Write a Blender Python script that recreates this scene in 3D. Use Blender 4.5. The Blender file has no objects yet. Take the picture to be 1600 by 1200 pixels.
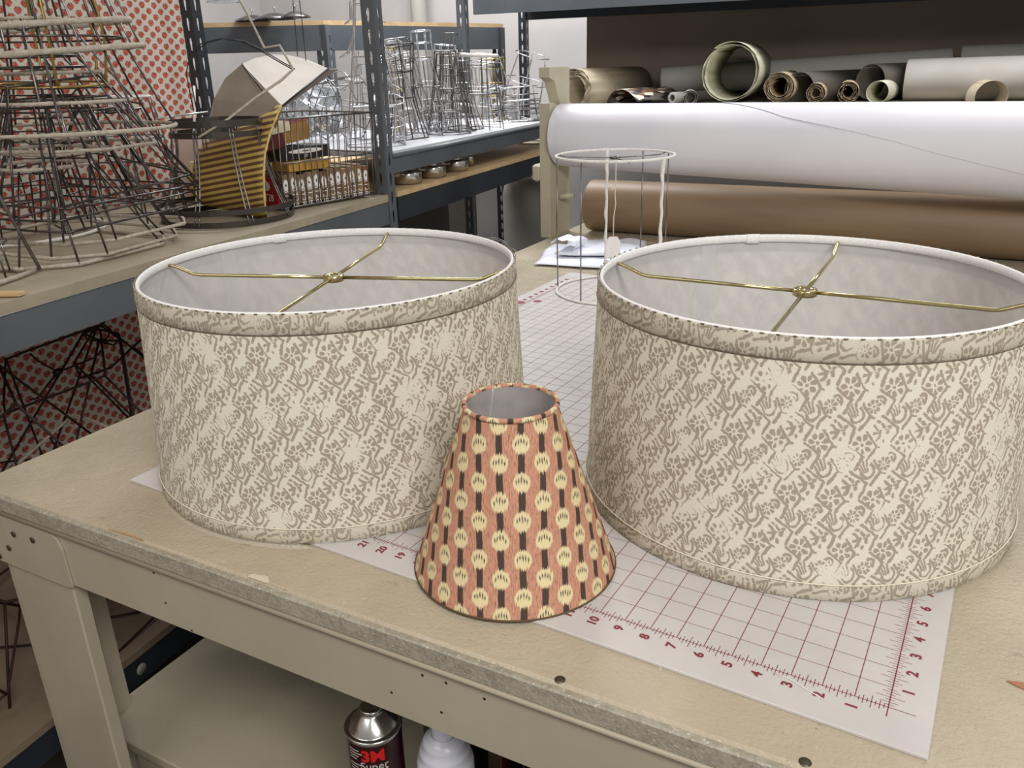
import bpy, math, random
from math import sin, cos, pi, radians, sqrt, atan2
from mathutils import Vector, Matrix
random.seed(7)
S = bpy.context.scene
COL = S.collection

# ------------------------------------------------------------------ camera, world, lights, exposure
CAM = Vector((0.01685, -0.59451, 0.48753))
R3 = Matrix(((0.85882452, 0.51163346, -0.0255275),
             (-0.16471328, 0.32298594, 0.9319601),
             (0.48506699, -0.79618546, 0.36166107)))      # rows: camera right, up, back
cam_d = bpy.data.cameras.new('camera'); cam = bpy.data.objects.new('camera', cam_d); COL.objects.link(cam)
cam.matrix_world = Matrix.Translation(CAM) @ R3.transposed().to_4x4()
cam_d.sensor_width = 36; cam_d.lens = 36 * 1280.09 / 1600; cam_d.clip_start = .02; cam_d.clip_end = 60
S.camera = cam
S.view_settings.view_transform = 'Standard'; S.view_settings.look = 'None'
S.view_settings.exposure = -0.16; S.view_settings.gamma = 1; S.view_settings.use_curve_mapping = False
W = bpy.data.worlds.new('world'); S.world = W; W.use_nodes = True
W.node_tree.nodes['Background'].inputs[0].default_value = (1.0, .97, .94, 1)
W.node_tree.nodes['Background'].inputs[1].default_value = .42

def area_light(name, loc, sx, sy, power, col=(1, .97, .92), rot=(0, 0, 0)):
    l = bpy.data.lights.new(name, 'AREA'); l.shape = 'RECTANGLE'; l.size = sx; l.size_y = sy
    l.energy = power; l.color = col
    o = bpy.data.objects.new(name, l); COL.objects.link(o); o.location = loc; o.rotation_euler = rot
    return o
area_light('ceiling_light_front', (1.25, -1.2, 1.75), 1.3, .6, 58, rot=(radians(18), radians(20), 0))
area_light('ceiling_light_far', (.35, 2.2, 1.85), 1.3, .4, 25, (1, .98, .97))
area_light('ceiling_light_left', (-.9, -1.7, 1.75), 1.3, .5, 14, rot=(radians(15), 0, 0))
area_light('ceiling_light_back', (-2.1, 2.3, 1.85), 1.3, .5, 66, (.97, .98, 1))

def ray(u, v):
    return R3.transposed() @ Vector(((u - 800) / 1280.09, -(v - 600) / 1280.09, -1))
def spot(u, v, z):
    "the point of the horizontal surface at height z that the photograph shows there"
    k = ray(u, v); return CAM + k * ((z - CAM.z) / k.z)
def height_over(p, v):
    "height of what stands at p and reaches photograph row v"
    lo, hi = -1.5, 2.5
    for _ in range(40):
        m = (lo + hi) / 2; q = R3 @ (Vector((p[0], p[1], m)) - CAM)
        if 600 - 1280.09 * q.y / -q.z > v: lo = m
        else: hi = m
    return lo

# ------------------------------------------------------------------ helpers
PH = radians(8)                      # the shelving stands turned by 8 degrees
GD = Vector((-sin(PH), cos(PH), 0)); GN = Vector((cos(PH), sin(PH), 0))
def G(s, t, z): return Vector((-1.25, 0, 0)) + GD * t - GN * s + Vector((0, 0, z))

def tag(o, label=None, cat=None, group=None, kind=None):
    if label: o['label'] = label
    if cat: o['category'] = cat
    if group: o['group'] = group
    if kind: o['kind'] = kind
    return o
def thing(name, label, cat, loc=(0, 0, 0), rz=0, group=None, rot=None):
    o = bpy.data.objects.new(name, None); COL.objects.link(o)
    o.location = loc; o.rotation_euler = rot if rot else (0, 0, rz); o.empty_display_size = .05
    return tag(o, label, cat, group)

class MB:
    def __init__(s): s.v = []; s.f = []; s.m = []; s.sm = []; s.uv = {}; s.M = None
    def add(s, verts, faces, mi=0, smooth=False, uvs=None):
        b = len(s.v)
        for p in verts:
            p = Vector(p); s.v.append(s.M @ p if s.M else p)
        for i, f in enumerate(faces):
            s.f.append([b + k for k in f]); s.m.append(mi); s.sm.append(smooth)
            if uvs: s.uv[len(s.f) - 1] = uvs[i]
        return s
    def box(s, x0, x1, y0, y1, z0, z1, mi=0, bev=0):
        if bev <= 0:
            return s.add([(x, y, z) for z in (z0, z1) for y in (y0, y1) for x in (x0, x1)],
                         [(0, 2, 3, 1), (4, 5, 7, 6), (0, 1, 5, 4), (2, 6, 7, 3), (0, 4, 6, 2), (1, 3, 7, 5)], mi)
        b = bev; rings = []
        def rr(d, z): return [(x0 + d + b, y0 + d, z), (x1 - d - b, y0 + d, z), (x1 - d, y0 + d + b, z), (x1 - d, y1 - d - b, z),
                              (x1 - d - b, y1 - d, z), (x0 + d + b, y1 - d, z), (x0 + d, y1 - d - b, z), (x0 + d, y0 + d + b, z)]
        vs = rr(b, z0) + rr(0, z0 + b) + rr(0, z1 - b) + rr(b, z1)
        fs = [tuple(range(7, -1, -1)), tuple(range(24, 32))]
        for k in range(3):
            for i in range(8):
                j = (i + 1) % 8; fs.append((k * 8 + i, k * 8 + j, (k + 1) * 8 + j, (k + 1) * 8 + i))
        return s.add(vs, fs, mi)
    def prism(s, poly, a0, a1, axis='x', mi=0):
        n = len(poly); vs = []
        for a in (a0, a1):
            for p, q in poly:
                vs.append({'x': (a, p, q), 'y': (p, a, q), 'z': (p, q, a)}[axis])
        fs = [tuple(range(n - 1, -1, -1)), tuple(range(n, 2 * n))] + [(i, (i + 1) % n, n + (i + 1) % n, n + i) for i in range(n)]
        return s.add(vs, fs, mi)
    def tube(s, pts, r, seg=6, closed=False, mi=0, lump=0, flat=None):
        pts = [Vector(p) for p in pts]; n = len(pts); vs = []; up = Vector((0, 0, 1)); prev = None
        for i, p in enumerate(pts):
            a = pts[(i - 1) % n] if (closed or i > 0) else p
            b = pts[(i + 1) % n] if (closed or i < n - 1) else p
            t = (b - a)
            t = t.normalized() if t.length > 1e-9 else Vector((0, 0, 1))
            if prev is None:
                x = t.cross(up) if abs(t.z) < .9 else t.cross(Vector((1, 0, 0)))
            else: x = prev - t * prev.dot(t)
            if x.length < 1e-6: x = t.orthogonal()
            x.normalize(); y = t.cross(x); prev = x
            rr = r * (1 + (random.uniform(-lump, lump) if lump else 0))
            for k in range(seg):
                an = 2 * pi * k / seg
                if flat: vs.append(p + x * (flat[0] * cos(an)) + y * (flat[1] * sin(an)))
                else: vs.append(p + x * (rr * cos(an)) + y * (rr * sin(an)))
        fs = []
        for i in range(n if closed else n - 1):
            j = (i + 1) % n
            for k in range(seg):
                l = (k + 1) % seg; fs.append((i * seg + k, i * seg + l, j * seg + l, j * seg + k))
        if not closed: fs += [tuple(range(seg - 1, -1, -1)), tuple((n - 1) * seg + k for k in range(seg))]
        return s.add(vs, fs, mi, True)
    def band(s, pts, w, th, mi=0):
        "a closed upright strip of height w and thickness th following a ring of points"
        n = len(pts); c = sum((Vector(p) for p in pts), Vector()) / n; vs = []
        for p in pts:
            p = Vector(p); o = (p - c); o.z = 0; o.normalize()
            for d, z in ((0, 0), (th, 0), (th, w), (0, w)): vs.append(p + o * d + Vector((0, 0, z)))
        fs = []
        for i in range(n):
            j = (i + 1) % n
            for k in range(4):
                l = (k + 1) % 4; fs.append((i * 4 + k, j * 4 + k, j * 4 + l, i * 4 + l))
        return s.add(vs, fs, mi, False)
    def lathe(s, prof, seg=48, c=(0, 0), mi=0, smooth=True, uvr=None, capb=False, capt=False, a0=0, a1=2 * pi, M=None):
        "prof: (r, z) list; uvr: radius that turns angle into metres for UVs"
        full = abs(a1 - a0 - 2 * pi) < 1e-6; cols = seg if full else seg + 1
        vs = []; fs = []; uvs = []; L = [0]
        for i in range(1, len(prof)): L.append(L[-1] + sqrt((prof[i][0] - prof[i - 1][0]) ** 2 + (prof[i][1] - prof[i - 1][1]) ** 2))
        for r, z in prof:
            for k in range(cols):
                a = a0 + (a1 - a0) * k / seg; vs.append((c[0] + r * cos(a), c[1] + r * sin(a), z))
        for i in range(len(prof) - 1):
            for k in range(seg):
                l = (k + 1) % cols; fs.append((i * cols + k, i * cols + l, (i + 1) * cols + l, (i + 1) * cols + k))
                if uvr:
                    ua, ub = (a0 + (a1 - a0) * k / seg) * uvr, (a0 + (a1 - a0) * (k + 1) / seg) * uvr
                    uvs.append([(ua, L[i]), (ub, L[i]), (ub, L[i + 1]), (ua, L[i + 1])])
        s.add(vs, fs, mi, smooth, uvs if uvr else None)
        if capb: s.add(vs[:cols], [tuple(range(cols - 1, -1, -1))], mi)
        if capt: s.add(vs[-cols:], [tuple(range(cols))], mi)
        return s
    def build(s, name, mats, parent=None, loc=None, rot=None, label=None, cat=None, group=None, kind=None):
        me = bpy.data.meshes.new(name); me.from_pydata([tuple(p) for p in s.v], [], s.f)
        mats = mats if isinstance(mats, (list, tuple)) else [mats]
        for m in mats: me.materials.append(m)
        me.polygons.foreach_set('material_index', s.m); me.polygons.foreach_set('use_smooth', s.sm)
        if s.uv:
            ul = me.uv_layers.new(name='UVMap')
            for pi_, u in s.uv.items():
                for li, c in zip(me.polygons[pi_].loop_indices, u): ul.data[li].uv = c
        me.update()
        o = bpy.data.objects.new(name, me); COL.objects.link(o); o.parent = parent
        if loc is not None: o.location = loc
        if rot is not None: o.rotation_euler = rot
        return tag(o, label, cat, group, kind)

def text_mb(mb, txt, size, M, mi=0, extrude=.0002, align='CENTER', font_shear=0, offset=0):
    cu = bpy.data.curves.new('t', 'FONT'); cu.body = txt; cu.size = size; cu.align_x = align; cu.align_y = 'CENTER'
    cu.extrude = extrude; cu.shear = font_shear; cu.resolution_u = 3; cu.offset = offset
    o = bpy.data.objects.new('t', cu); COL.objects.link(o)
    me = bpy.data.meshes.new_from_object(o.evaluated_get(bpy.context.evaluated_depsgraph_get()))
    if callable(M): vs = [M(v.co) for v in me.vertices]
    else: vs = [M @ v.co for v in me.vertices]
    mb.add(vs, [tuple(p.vertices) for p in me.polygons], mi)
    bpy.data.objects.remove(o); bpy.data.curves.remove(cu); bpy.data.meshes.remove(me)

def arc(c, r, a0, a1, n, z=0, ry=None, rot=0):
    ry = ry or r; out = []
    for i in range(n):
        a = a0 + (a1 - a0) * i / (n - 1); x, y = r * cos(a), ry * sin(a)
        out.append((c[0] + x * cos(rot) - y * sin(rot), c[1] + x * sin(rot) + y * cos(rot), z))
    return out

# ------------------------------------------------------------------ materials
def lin(c):
    return tuple(((x / 255) / 12.92 if x / 255 <= .04045 else ((x / 255 + .055) / 1.055) ** 2.4) for x in c) + (1,)
class NT:
    def __init__(s, m): s.t = m.node_tree; s.b = s.t.nodes['Principled BSDF']
    def n(s, typ, **k):
        x = s.t.nodes.new(typ)
        for a, b in k.items(): setattr(x, a, b)
        return x
    def put(s, sock, v):
        if isinstance(v, X): v = v.k
        if isinstance(v, bpy.types.NodeSocket): s.t.links.new(v, sock)
        elif v is not None:
            if isinstance(v, Vector): v = tuple(v)
            sock.default_value = v
    def m(s, op, *a, clamp=False):
        x = s.n('ShaderNodeMath', operation=op, use_clamp=clamp)
        for i, v in enumerate(a): s.put(x.inputs[i], v)
        return X(s, x.outputs[0])
    def vm(s, op, *a, scale=None):
        x = s.n('ShaderNodeVectorMath', operation=op)
        for i, v in enumerate(a): s.put(x.inputs[i], v)
        if scale is not None: s.put(x.inputs[3], scale)
        return X(s, x.outputs[1] if op in ('LENGTH', 'DISTANCE', 'DOT_PRODUCT') else x.outputs[0])
    def vec(s, x, y, z=0.):
        c = s.n('ShaderNodeCombineXYZ'); s.put(c.inputs[0], x); s.put(c.inputs[1], y); s.put(c.inputs[2], z); return X(s, c.outputs[0])
    def sep(s, v):
        c = s.n('ShaderNodeSeparateXYZ'); s.put(c.inputs[0], v); return [X(s, o) for o in c.outputs]
    def noise(s, v, scale, detail=2, rough=.5, dim='3D', col=False):
        x = s.n('ShaderNodeTexNoise', noise_dimensions=dim); s.put(x.inputs['Vector'], v)
        x.inputs['Scale'].default_value = scale; x.inputs['Detail'].default_value = detail; x.inputs['Roughness'].default_value = rough
        return X(s, x.outputs[1] if col else x.outputs[0])
    def mix(s, f, a, b):
        x = s.n('ShaderNodeMix', data_type='RGBA'); s.put(x.inputs[0], f); s.put(x.inputs[6], a); s.put(x.inputs[7], b); return X(s, x.outputs[2])
    def rng(s, v, a, b, c=0., d=1.):
        x = s.n('ShaderNodeMapRange'); s.put(x.inputs[0], v)
        for i, q in enumerate((a, b, c, d)): x.inputs[i + 1].default_value = q
        return X(s, x.outputs[0])
    def bump(s, h, strength=.3, dist=.001):
        x = s.n('ShaderNodeBump'); x.inputs['Strength'].default_value = strength; x.inputs['Distance'].default_value = dist
        s.put(x.inputs['Height'], h); s.put(s.b.inputs['Normal'], X(s, x.outputs[0]))
    def obj(s): return X(s, s.n('ShaderNodeTexCoord').outputs['Object'])
    def uvc(s): return X(s, s.n('ShaderNodeTexCoord').outputs['UV'])
    def cap(s, p, a, b, w):
        "signed distance to a stroke from a to b of half-width w"
        a = Vector((a[0], a[1], 0)); ba = Vector((b[0], b[1], 0)) - a
        pa = s.vm('SUBTRACT', p, a); d = s.vm('DOT_PRODUCT', pa, ba)
        h = s.m('MULTIPLY', d, 1 / ba.length_squared, clamp=True)
        return s.m('SUBTRACT', s.vm('DISTANCE', pa, s.vm('SCALE', ba, scale=h)), w)
    def ell(s, p, c, rx, ry):
        "about the distance to an ellipse"
        q = s.vm('MULTIPLY', s.vm('SUBTRACT', p, Vector((c[0], c[1], 0))), Vector((1 / rx, 1 / ry, 0)))
        return s.m('MULTIPLY', s.m('SUBTRACT', s.vm('LENGTH', q), 1.), min(rx, ry))
    def mn(s, *a):
        r = a[0]
        for q in a[1:]: r = s.m('MINIMUM', r, q)
        return r
class X:
    def __init__(s, nt, k): s.nt = nt; s.k = k
    def __add__(s, o): return s.nt.m('ADD', s, o)
    def __radd__(s, o): return s.nt.m('ADD', s, o)
    def __sub__(s, o): return s.nt.m('SUBTRACT', s, o)
    def __rsub__(s, o): return s.nt.m('SUBTRACT', o, s)
    def __mul__(s, o): return s.nt.m('MULTIPLY', s, o)
    def __rmul__(s, o): return s.nt.m('MULTIPLY', s, o)
    def __truediv__(s, o): return s.nt.m('DIVIDE', s, o)
    def frac(s): return s.nt.m('FRACT', s)

def mat(name, col, rough=.6, metal=0., spec=.5, **k):
    m = bpy.data.materials.new(name); m.use_nodes = True; b = m.node_tree.nodes['Principled BSDF']
    b.inputs['Base Color'].default_value = lin(col) if max(col) > 1.01 else tuple(col) + (1,)
    b.inputs['Roughness'].default_value = rough; b.inputs['Metallic'].default_value = metal
    b.inputs['Specular IOR Level'].default_value = spec
    for a, v in k.items(): b.inputs[a.replace('_', ' ')].default_value = v
    return m
def noisy(name, c1, c2, scale=8, rough=.6, metal=0., detail=4, bump=0, bscale=120, bdist=.001, lo=.35, hi=.65, spec=.5, stretch=None):
    m = mat(name, c1, rough, metal, spec); n = NT(m); p = n.obj()
    if stretch: p = n.vm('MULTIPLY', p, Vector(stretch))
    f = n.rng(n.noise(p, scale, detail, .6), lo, hi)
    n.put(n.b.inputs['Base Color'], n.mix(f, lin(c1), lin(c2)))
    if bump: n.bump(n.noise(p, bscale, 3), bump, bdist)
    return m

def table_paint(name, c1, c2, speck=True, rough=.42):
    m = mat(name, c1, rough); n = NT(m); p = n.obj()
    f = n.rng(n.noise(p, 5, 5, .65), .35, .68)
    c = n.mix(f, lin(c1), lin(c2))
    if speck:
        st = n.vm('MULTIPLY', p, Vector((1, 1.8, 1)))
        a = n.rng(n.noise(st, 40, 5, .8), .62, .67)            # dark scuffs
        g = n.rng(n.noise(p, 7, 2), .44, .6)
        c = n.mix(a * g * .75, c, lin((92, 84, 66)))
        b = n.rng(n.noise(p, 90, 2, .5), .74, .77)
        c = n.mix(b * .7, c, lin((214, 206, 184)))
    n.put(n.b.inputs['Base Color'], c)
    n.put(n.b.inputs['Roughness'], n.rng(n.noise(p, 14, 3), .3, .7, .17, .36))
    n.bump(n.noise(p, 210, 4, .65) + n.noise(p, 60, 2) * .6, .8 if speck else .25, .0015 if speck else .0005)
    return m

def block_print(name, ground, ink, scale=1., rot=0., trans=True, contrast=1.):
    "hand-blocked linen: flowers, flowers with a swirl, open hands and sprigs, each held by a forked stroke"
    m = mat(name, ground, .85, spec=.2); n = NT(m); uv = n.uvc()
    uvm = n.vm('MULTIPLY', uv, Vector((1130. / scale, 980. / scale, 0)))
    wob = n.noise(uvm, .09, 2, .5, col=True)
    fine = n.noise(uvm, .45, 2, .6, col=True)
    uvm = n.vm('ADD', uvm, n.vm('SCALE', n.vm('SUBTRACT', wob, Vector((.5, .5, .5))), scale=5.))
    uvm = n.vm('ADD', uvm, n.vm('SCALE', n.vm('SUBTRACT', fine, Vector((.5, .5, .5))), scale=2.3))
    if rot:
        v = n.n('ShaderNodeVectorRotate', rotation_type='Z_AXIS'); n.put(v.inputs[0], uvm); v.inputs['Angle'].default_value = rot
        uvm = X(n, v.outputs[0])
    u, v, _ = n.sep(uvm)
    Wd, Vd, SH = 42.5, 53., .41
    q = v * (-1 / Vd); pp = u * (1 / Wd) - q * SH
    def local(q0, p0, rows):
        ql = ((q - q0) * rows + .5).frac() - .5
        ql = ql * (1 / rows)
        pl = (pp - p0 + .5).frac() - .5
        return n.vec((pl + ql * SH) * Wd, ql * -Vd)
    ds = []
    for q0, p0, st_ in ((0., 0., ((4., 12.), (13.8, -2.2), (17.4, -3.), (8., -12.))), (.30, .53, ((1.4, 14.8), (16.6, 4.), None, (10.6, -8.))),
                        (.46, 0., ((6.2, 9.2), (13.4, -2.), (18.4, -3.2), (5.6, -14.4))), (.77, .52, ((-1.6, 15.), (16.2, 3.), None, (11., -10.)))):   # the forked strokes
        P = local(q0, p0, 1.); a_, b_, t_, l_ = st_
        ds += [n.cap(P, a_, b_, 1.2), n.cap(P, b_, l_, 1.45)]
        if t_: ds.append(n.cap(P, b_, t_, .9))
    P = n.vm('SCALE', local(0., 0., 1.), scale=.92)                                         # seven-petal flower
    x, y, _ = n.sep(P)
    th = n.m('ARCTAN2', y, x); r = n.vm('LENGTH', P)
    a = (th * (7 / (2 * pi)) + .1).frac() - .5
    d = n.m('SQRT', n.m('POWER', (r - 6.2) / 2.9, 2.) + n.m('POWER', a / .35, 2.))
    ds += [(d - 1.) * 1.8, r - 1.4]
    P = n.vm('SCALE', local(.30, .53, 1.), scale=.84)                                        # small flower with a swirl
    P2 = n.vm('SUBTRACT', P, Vector((-2.6, -1.6, 0))); x, y, _ = n.sep(P2)
    th = n.m('ARCTAN2', y, x); r = n.vm('LENGTH', P2)
    a = (th * (8 / (2 * pi))).frac() - .5
    d = n.m('SQRT', n.m('POWER', (r - 3.9) / 1.7, 2.) + n.m('POWER', a / .35, 2.))
    ds += [(d - 1.) * 1.1, r - .8]
    rc = n.vm('LENGTH', n.vm('SUBTRACT', P, Vector((2.4, 3., 0))))
    sw = n.m('ABSOLUTE', rc - 3.6) - 1.15
    cut = n.m('MULTIPLY', n.vm('DOT_PRODUCT', P, Vector((-.7, -.7, 0))) + 3.2, 1.)
    ds += [n.m('MAXIMUM', sw, cut), n.cap(P, (2.4, 3.6), (4.6, 1.), .7)]
    P = n.vm('SCALE', n.vm('SUBTRACT', local(.46, 0., 1.), Vector((-1., .8, 0))), scale=.84)                                         # open hand
    rc = n.vm('LENGTH', n.vm('MULTIPLY', n.vm('SUBTRACT', P, Vector((1., -1., 0))), Vector((1, .9, 0))))
    ds += [n.m('MAXIMUM', n.m('ABSOLUTE', rc - 5.7) - .95, n.vm('DOT_PRODUCT', P, Vector((-.72, .7, 0))) - .6)]
    for e, s0 in (((-5.2, 3.8), (-1.8, -2.2)), ((-3.4, 6.5), (.2, -1.5)), ((-.4, 8.), (1.8, -.4)), ((-6.5, .6), (-2.2, -5.))):
        ds.append(n.cap(P, s0, e, .72))
    P = n.vm('SCALE', local(.77, .52, 1.), scale=.76)                                        # sprig
    ds += [n.cap(P, (-6, 4.5), (-2.2, 1.2), .95), n.cap(P, (-2, -4.5), (-.5, .5), 1.2), n.cap(P, (-5.6, -1.2), (-2, -.6), .9),
           n.cap(P, (-.5, 5.8), (1.8, 3.2), 1.), n.cap(P, (-3.6, -5.6), (-1.4, -3.2), 1.), n.cap(P, (2.2, .8), (4.8, 1.6), .7), n.ell(P, (4.3, -1.), 1.5, 1.9), n.ell(P, (1.6, -6.3), 1.2, 1.8), n.ell(P, (5.2, 3.4), 1.6, 1.1),
           n.ell(P, (-3.3, 7.5), 1.4, 1.1)]
    D = n.mn(*ds)
    worn = n.rng(n.noise(uv, 22, 3, .6), .53, .7)
    grain = n.noise(uv, 1500, 2, .7)
    D = D + (grain - .5) * 1.2 + worn * grain * 3. - .18
    f = n.rng(D, .25, -.25)
    weave = n.noise(n.vm('MULTIPLY', uv, Vector((900, 300, 1))), 1., 2)
    g1 = n.mix(n.rng(weave, .3, .7), lin(ground), lin(tuple(min(255, c + 9) for c in ground)))
    c = n.mix(f * contrast, g1, lin(ink))
    n.put(n.b.inputs['Base Color'], c); n.bump(weave, .15, .0004)
    if trans: translucent(n, c, .3)
    return m

def translucent(n, c, f):
    t = n.n('ShaderNodeBsdfTranslucent'); n.put(t.inputs[0], c)
    mx = n.n('ShaderNodeMixShader'); mx.inputs[0].default_value = f
    n.t.links.new(n.b.outputs[0], mx.inputs[1]); n.t.links.new(t.outputs[0], mx.inputs[2])
    n.t.links.new(mx.outputs[0], n.t.nodes['Material Output'].inputs[0])

def ikat(name):
    "woven stripes: terracotta ground, dark dashes, cream roundels with five small dark strokes"
    m = mat(name, (190, 130, 95), .85, spec=.2); n = NT(m); uv = n.uvc()
    p = n.vm('SCALE', uv, scale=1000.)
    x0, y0, _ = n.sep(p)
    jag = n.noise(n.vec(x0, y0 * .03), 1.0, 3, .8)
    wob = n.noise(p, .06, 2) - .5
    y0 = y0 + (jag - .5) * 17.; x0 = x0 + wob * 2.2
    Wc, Vc = 21.0, 36.5
    k = x0 / Wc
    def loc(px, py):
        return n.vec(((k * .5 + px).frac() - .5) * (2 * Wc), ((y0 / Vc + py).frac() - .5) * Vc)
    A = loc(.5, .5); B = loc(0., 0.)
    circ = []; dark = []
    for Q in (A, B):
        circ.append(n.ell(Q, (0, 0), 8.5, 9.4))
        ab = n.sep(Q)
        bar = n.m('MAXIMUM', n.m('ABSOLUTE', ab[0]) - 3.2, 9.2 - n.m('ABSOLUTE', ab[1]))
        dark.append(bar)
        for i, (dx, dy, h) in enumerate(((-5.2, .2, 2.), (-2.7, 1.8, 2.3), (0, 2.6, 2.6), (2.7, 1.8, 2.3), (5.2, .2, 2.))):
            dark.append(n.ell(Q, (dx, dy), .75, h))
    C = n.rng(n.mn(*circ), .5, -.5); D = n.rng(n.mn(*dark), .35, -.35)
    streak = n.noise(n.vec(x0, y0 * .05), 1.7, 2, .8)
    st2 = n.rng(n.noise(n.vec(x0, y0 * .1), 1.5, 2, .7), .53, .62)
    base = n.mix(n.rng(streak, .35, .65), lin((208, 158, 134)), lin((184, 130, 106)))
    base = n.mix(st2 * .75, base, lin((120, 74, 56)))
    c = n.mix(C, base, n.mix(n.rng(streak, .3, .7), lin((228, 214, 172)), lin((214, 197, 152))))
    c = n.mix(D, c, lin((76, 64, 58)))
    n.put(n.b.inputs['Base Color'], c); n.bump(n.noise(n.vec(x0 * 1.5, y0 * 1.5), 1., 2), .2, .0004)
    return m

def wallpaper_mat(name):
    m = mat(name, (200, 190, 178), .8, spec=.2); n = NT(m); p = n.obj()
    _, y, z = n.sep(p); x = y * 1000.; z = z * 1000.
    Wd, Vd = 41., 29.
    row = n.m('FLOOR', z / Vd)
    def loc(px, py):
        return n.vec(((x / Wd + px).frac() - .5) * Wd, ((z / Vd + py).frac() - .5) * Vd)
    reds = []; drk = []
    for Q in (loc(0., 0.), loc(.5, .5)):
        reds.append(n.mn(n.ell(Q, (-4., 1.), 6., 4.9), n.ell(Q, (4., 1.), 6., 4.9), n.ell(Q, (0, -3.), 6.4, 4.4)))
        drk.append(n.mn(n.ell(Q, (-4.6, 6.), 2.1, 1.8), n.ell(Q, (4.6, 6.), 2.1, 1.8), n.ell(Q, (0, 6.6), 1.8, 1.9), n.cap(Q, (-9.4, -1), (-5.6, -6.), .9), n.cap(Q, (-5.6, -6.), (0, -7.8), .9), n.ell(Q, (0, 0), 1.1, 1.7)))
    wn = n.noise(p, 320, 2) - .5
    R = n.rng(n.mn(*reds) + wn * 2.4, .4, -.4); D = n.rng(n.mn(*drk) + wn * 2., .4, -.4)
    red = n.mix(n.rng(n.noise(p, 190, 2), .4, .62), lin((176, 66, 54)), lin((214, 128, 108)))
    c = n.mix(R, lin((212, 205, 192)), red); c = n.mix(D * .85, c, lin((120, 46, 38)))
    n.put(n.b.inputs['Base Color'], c)
    return m

M = {}
M['table'] = table_paint('bench_paint', (186, 175, 153), (172, 160, 138))
M['apron'] = table_paint('rail_paint', (174, 166, 147), (165, 157, 138), False, .35)
M['edge'] = table_paint('edge_paint', (158, 152, 136), (172, 166, 149))
n_e = NT(M['edge']); pe_ = n_e.obj(); c0 = M['edge'].node_tree.nodes['Principled BSDF'].inputs['Base Color'].links[0].from_socket
n_e.put(n_e.b.inputs['Base Color'], n_e.mix(n_e.rng(n_e.noise(n_e.vm('MULTIPLY', pe_, Vector((1, 1, 2))), 230, 3, .7), .6, .66) * .8, n_e.mix(n_e.rng(n_e.noise(pe_, 120, 4, .7), .45, .6) * .35, X(n_e, c0), lin((110, 102, 86))), lin((206, 200, 184))))
M['screw'] = mat('worn_screw', (92, 84, 70), .45, .7)
M['print'] = block_print('block_print_linen', (235, 230, 214), (180, 168, 151))
M['trim'] = block_print('block_print_trim', (196, 189, 173), (156, 146, 130), 1., radians(45), False)
M['liner'] = noisy('white_liner', (236, 235, 236), (229, 228, 230), 40, .7)
translucent(NT(M['liner']), lin((240, 239, 240)), .42)
M['tape'] = noisy('white_rim_tape', (242, 241, 240), (228, 226, 224), 300, .8, bump=.2, bscale=900)
M['brass'] = mat('brass_wire', (188, 176, 128), .2, 1.)
M['stitch'] = mat('seam_line', (120, 108, 92), .9)
M['cord'] = mat('pale_cord', (228, 220, 200), .8)
M['ikat'] = ikat('ikat_linen')
M['cutmat'] = noisy('cutting_mat_plastic', (206, 202, 200), (194, 190, 188), 9, .38, bump=.1, bscale=300, lo=.3, hi=.7)
M['mark'] = mat('maroon_print', (132, 48, 58), .6)
M['markthin'] = mat('thin_maroon_print', (150, 92, 96), .6)
M['white_paper'] = noisy('white_paper', (230, 230, 238), (223, 223, 232), 3, .42)
M['kraft'] = noisy('kraft_paper', (146, 122, 96), (128, 106, 82), 2, .5, stretch=(1, 6, 6))
M['cream_paint'] = noisy('cream_wood_paint', (196, 190, 168), (184, 177, 154), 6, .4, bump=.2)
M['steel_grey'] = noisy('grey_shelf_steel', (96, 102, 108), (86, 92, 98), 5, .38, .15)
M['steel_dark'] = noisy('dark_shelf_steel', (48, 54, 62), (40, 45, 52), 5, .4, .15)
M['board'] = noisy('painted_chipboard', (166, 157, 136), (148, 139, 118), 7, .6, bump=.3, bscale=260)
M['brownboard'] = noisy('dusty_board', (140, 124, 104), (122, 107, 90), 6, .7)
M['white_board'] = noisy('white_shelf_board', (214, 216, 222), (200, 202, 208), 5, .4)
M['ply'] = noisy('plywood', (206, 178, 138), (188, 158, 116), 3, .55, stretch=(1, 9, 9))
M['wall'] = noisy('wall_paint', (206, 202, 200), (196, 192, 190), 2, .8)
M['wall_shaded'] = noisy('shaded_wall', (138, 125, 112), (128, 115, 103), 2, .8)  # wall under the upper shelf, its shade put into the brown
M['floor'] = noisy('floor_concrete', (96, 90, 82), (76, 70, 62), 3, .6)
M['wallpaper'] = wallpaper_mat('red_floral_paper')
M['wire'] = noisy('bare_steel_wire', (150, 148, 146), (104, 102, 100), 30, .3, .9)
M['wire_silver'] = mat('silver_wire', (196, 196, 198), .28, .8)
M['wire_dark'] = noisy('dark_steel_wire', (104, 100, 98), (64, 60, 58), 30, .35, .9)
M['wire_bright'] = mat('bright_zinc_wire', (205, 206, 208), .25, .85)
M['wire_rust'] = noisy('rusty_wire', (66, 46, 38), (44, 32, 28), 30, .6, .5)
M['wire_brass'] = mat('brassy_wire', (176, 150, 84), .3, .9)
M['wrap'] = noisy('cotton_wrap', (192, 184, 170), (164, 154, 140), 120, .9, bump=.6, bscale=500, bdist=.002)
M['wrap_white'] = noisy('white_cotton_wrap', (240, 238, 234), (222, 218, 212), 120, .9, bump=.6, bscale=500, bdist=.002)
M['band_dark'] = mat('dark_metal_band', (84, 80, 76), .35, .8)
M['cloth'] = noisy('white_cloth', (232, 234, 244), (218, 221, 234), 20, .7, bump=.2)
M['roll_cream'] = noisy('cream_roll_paper', (196, 184, 160), (176, 163, 138), 4, .7)
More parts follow.
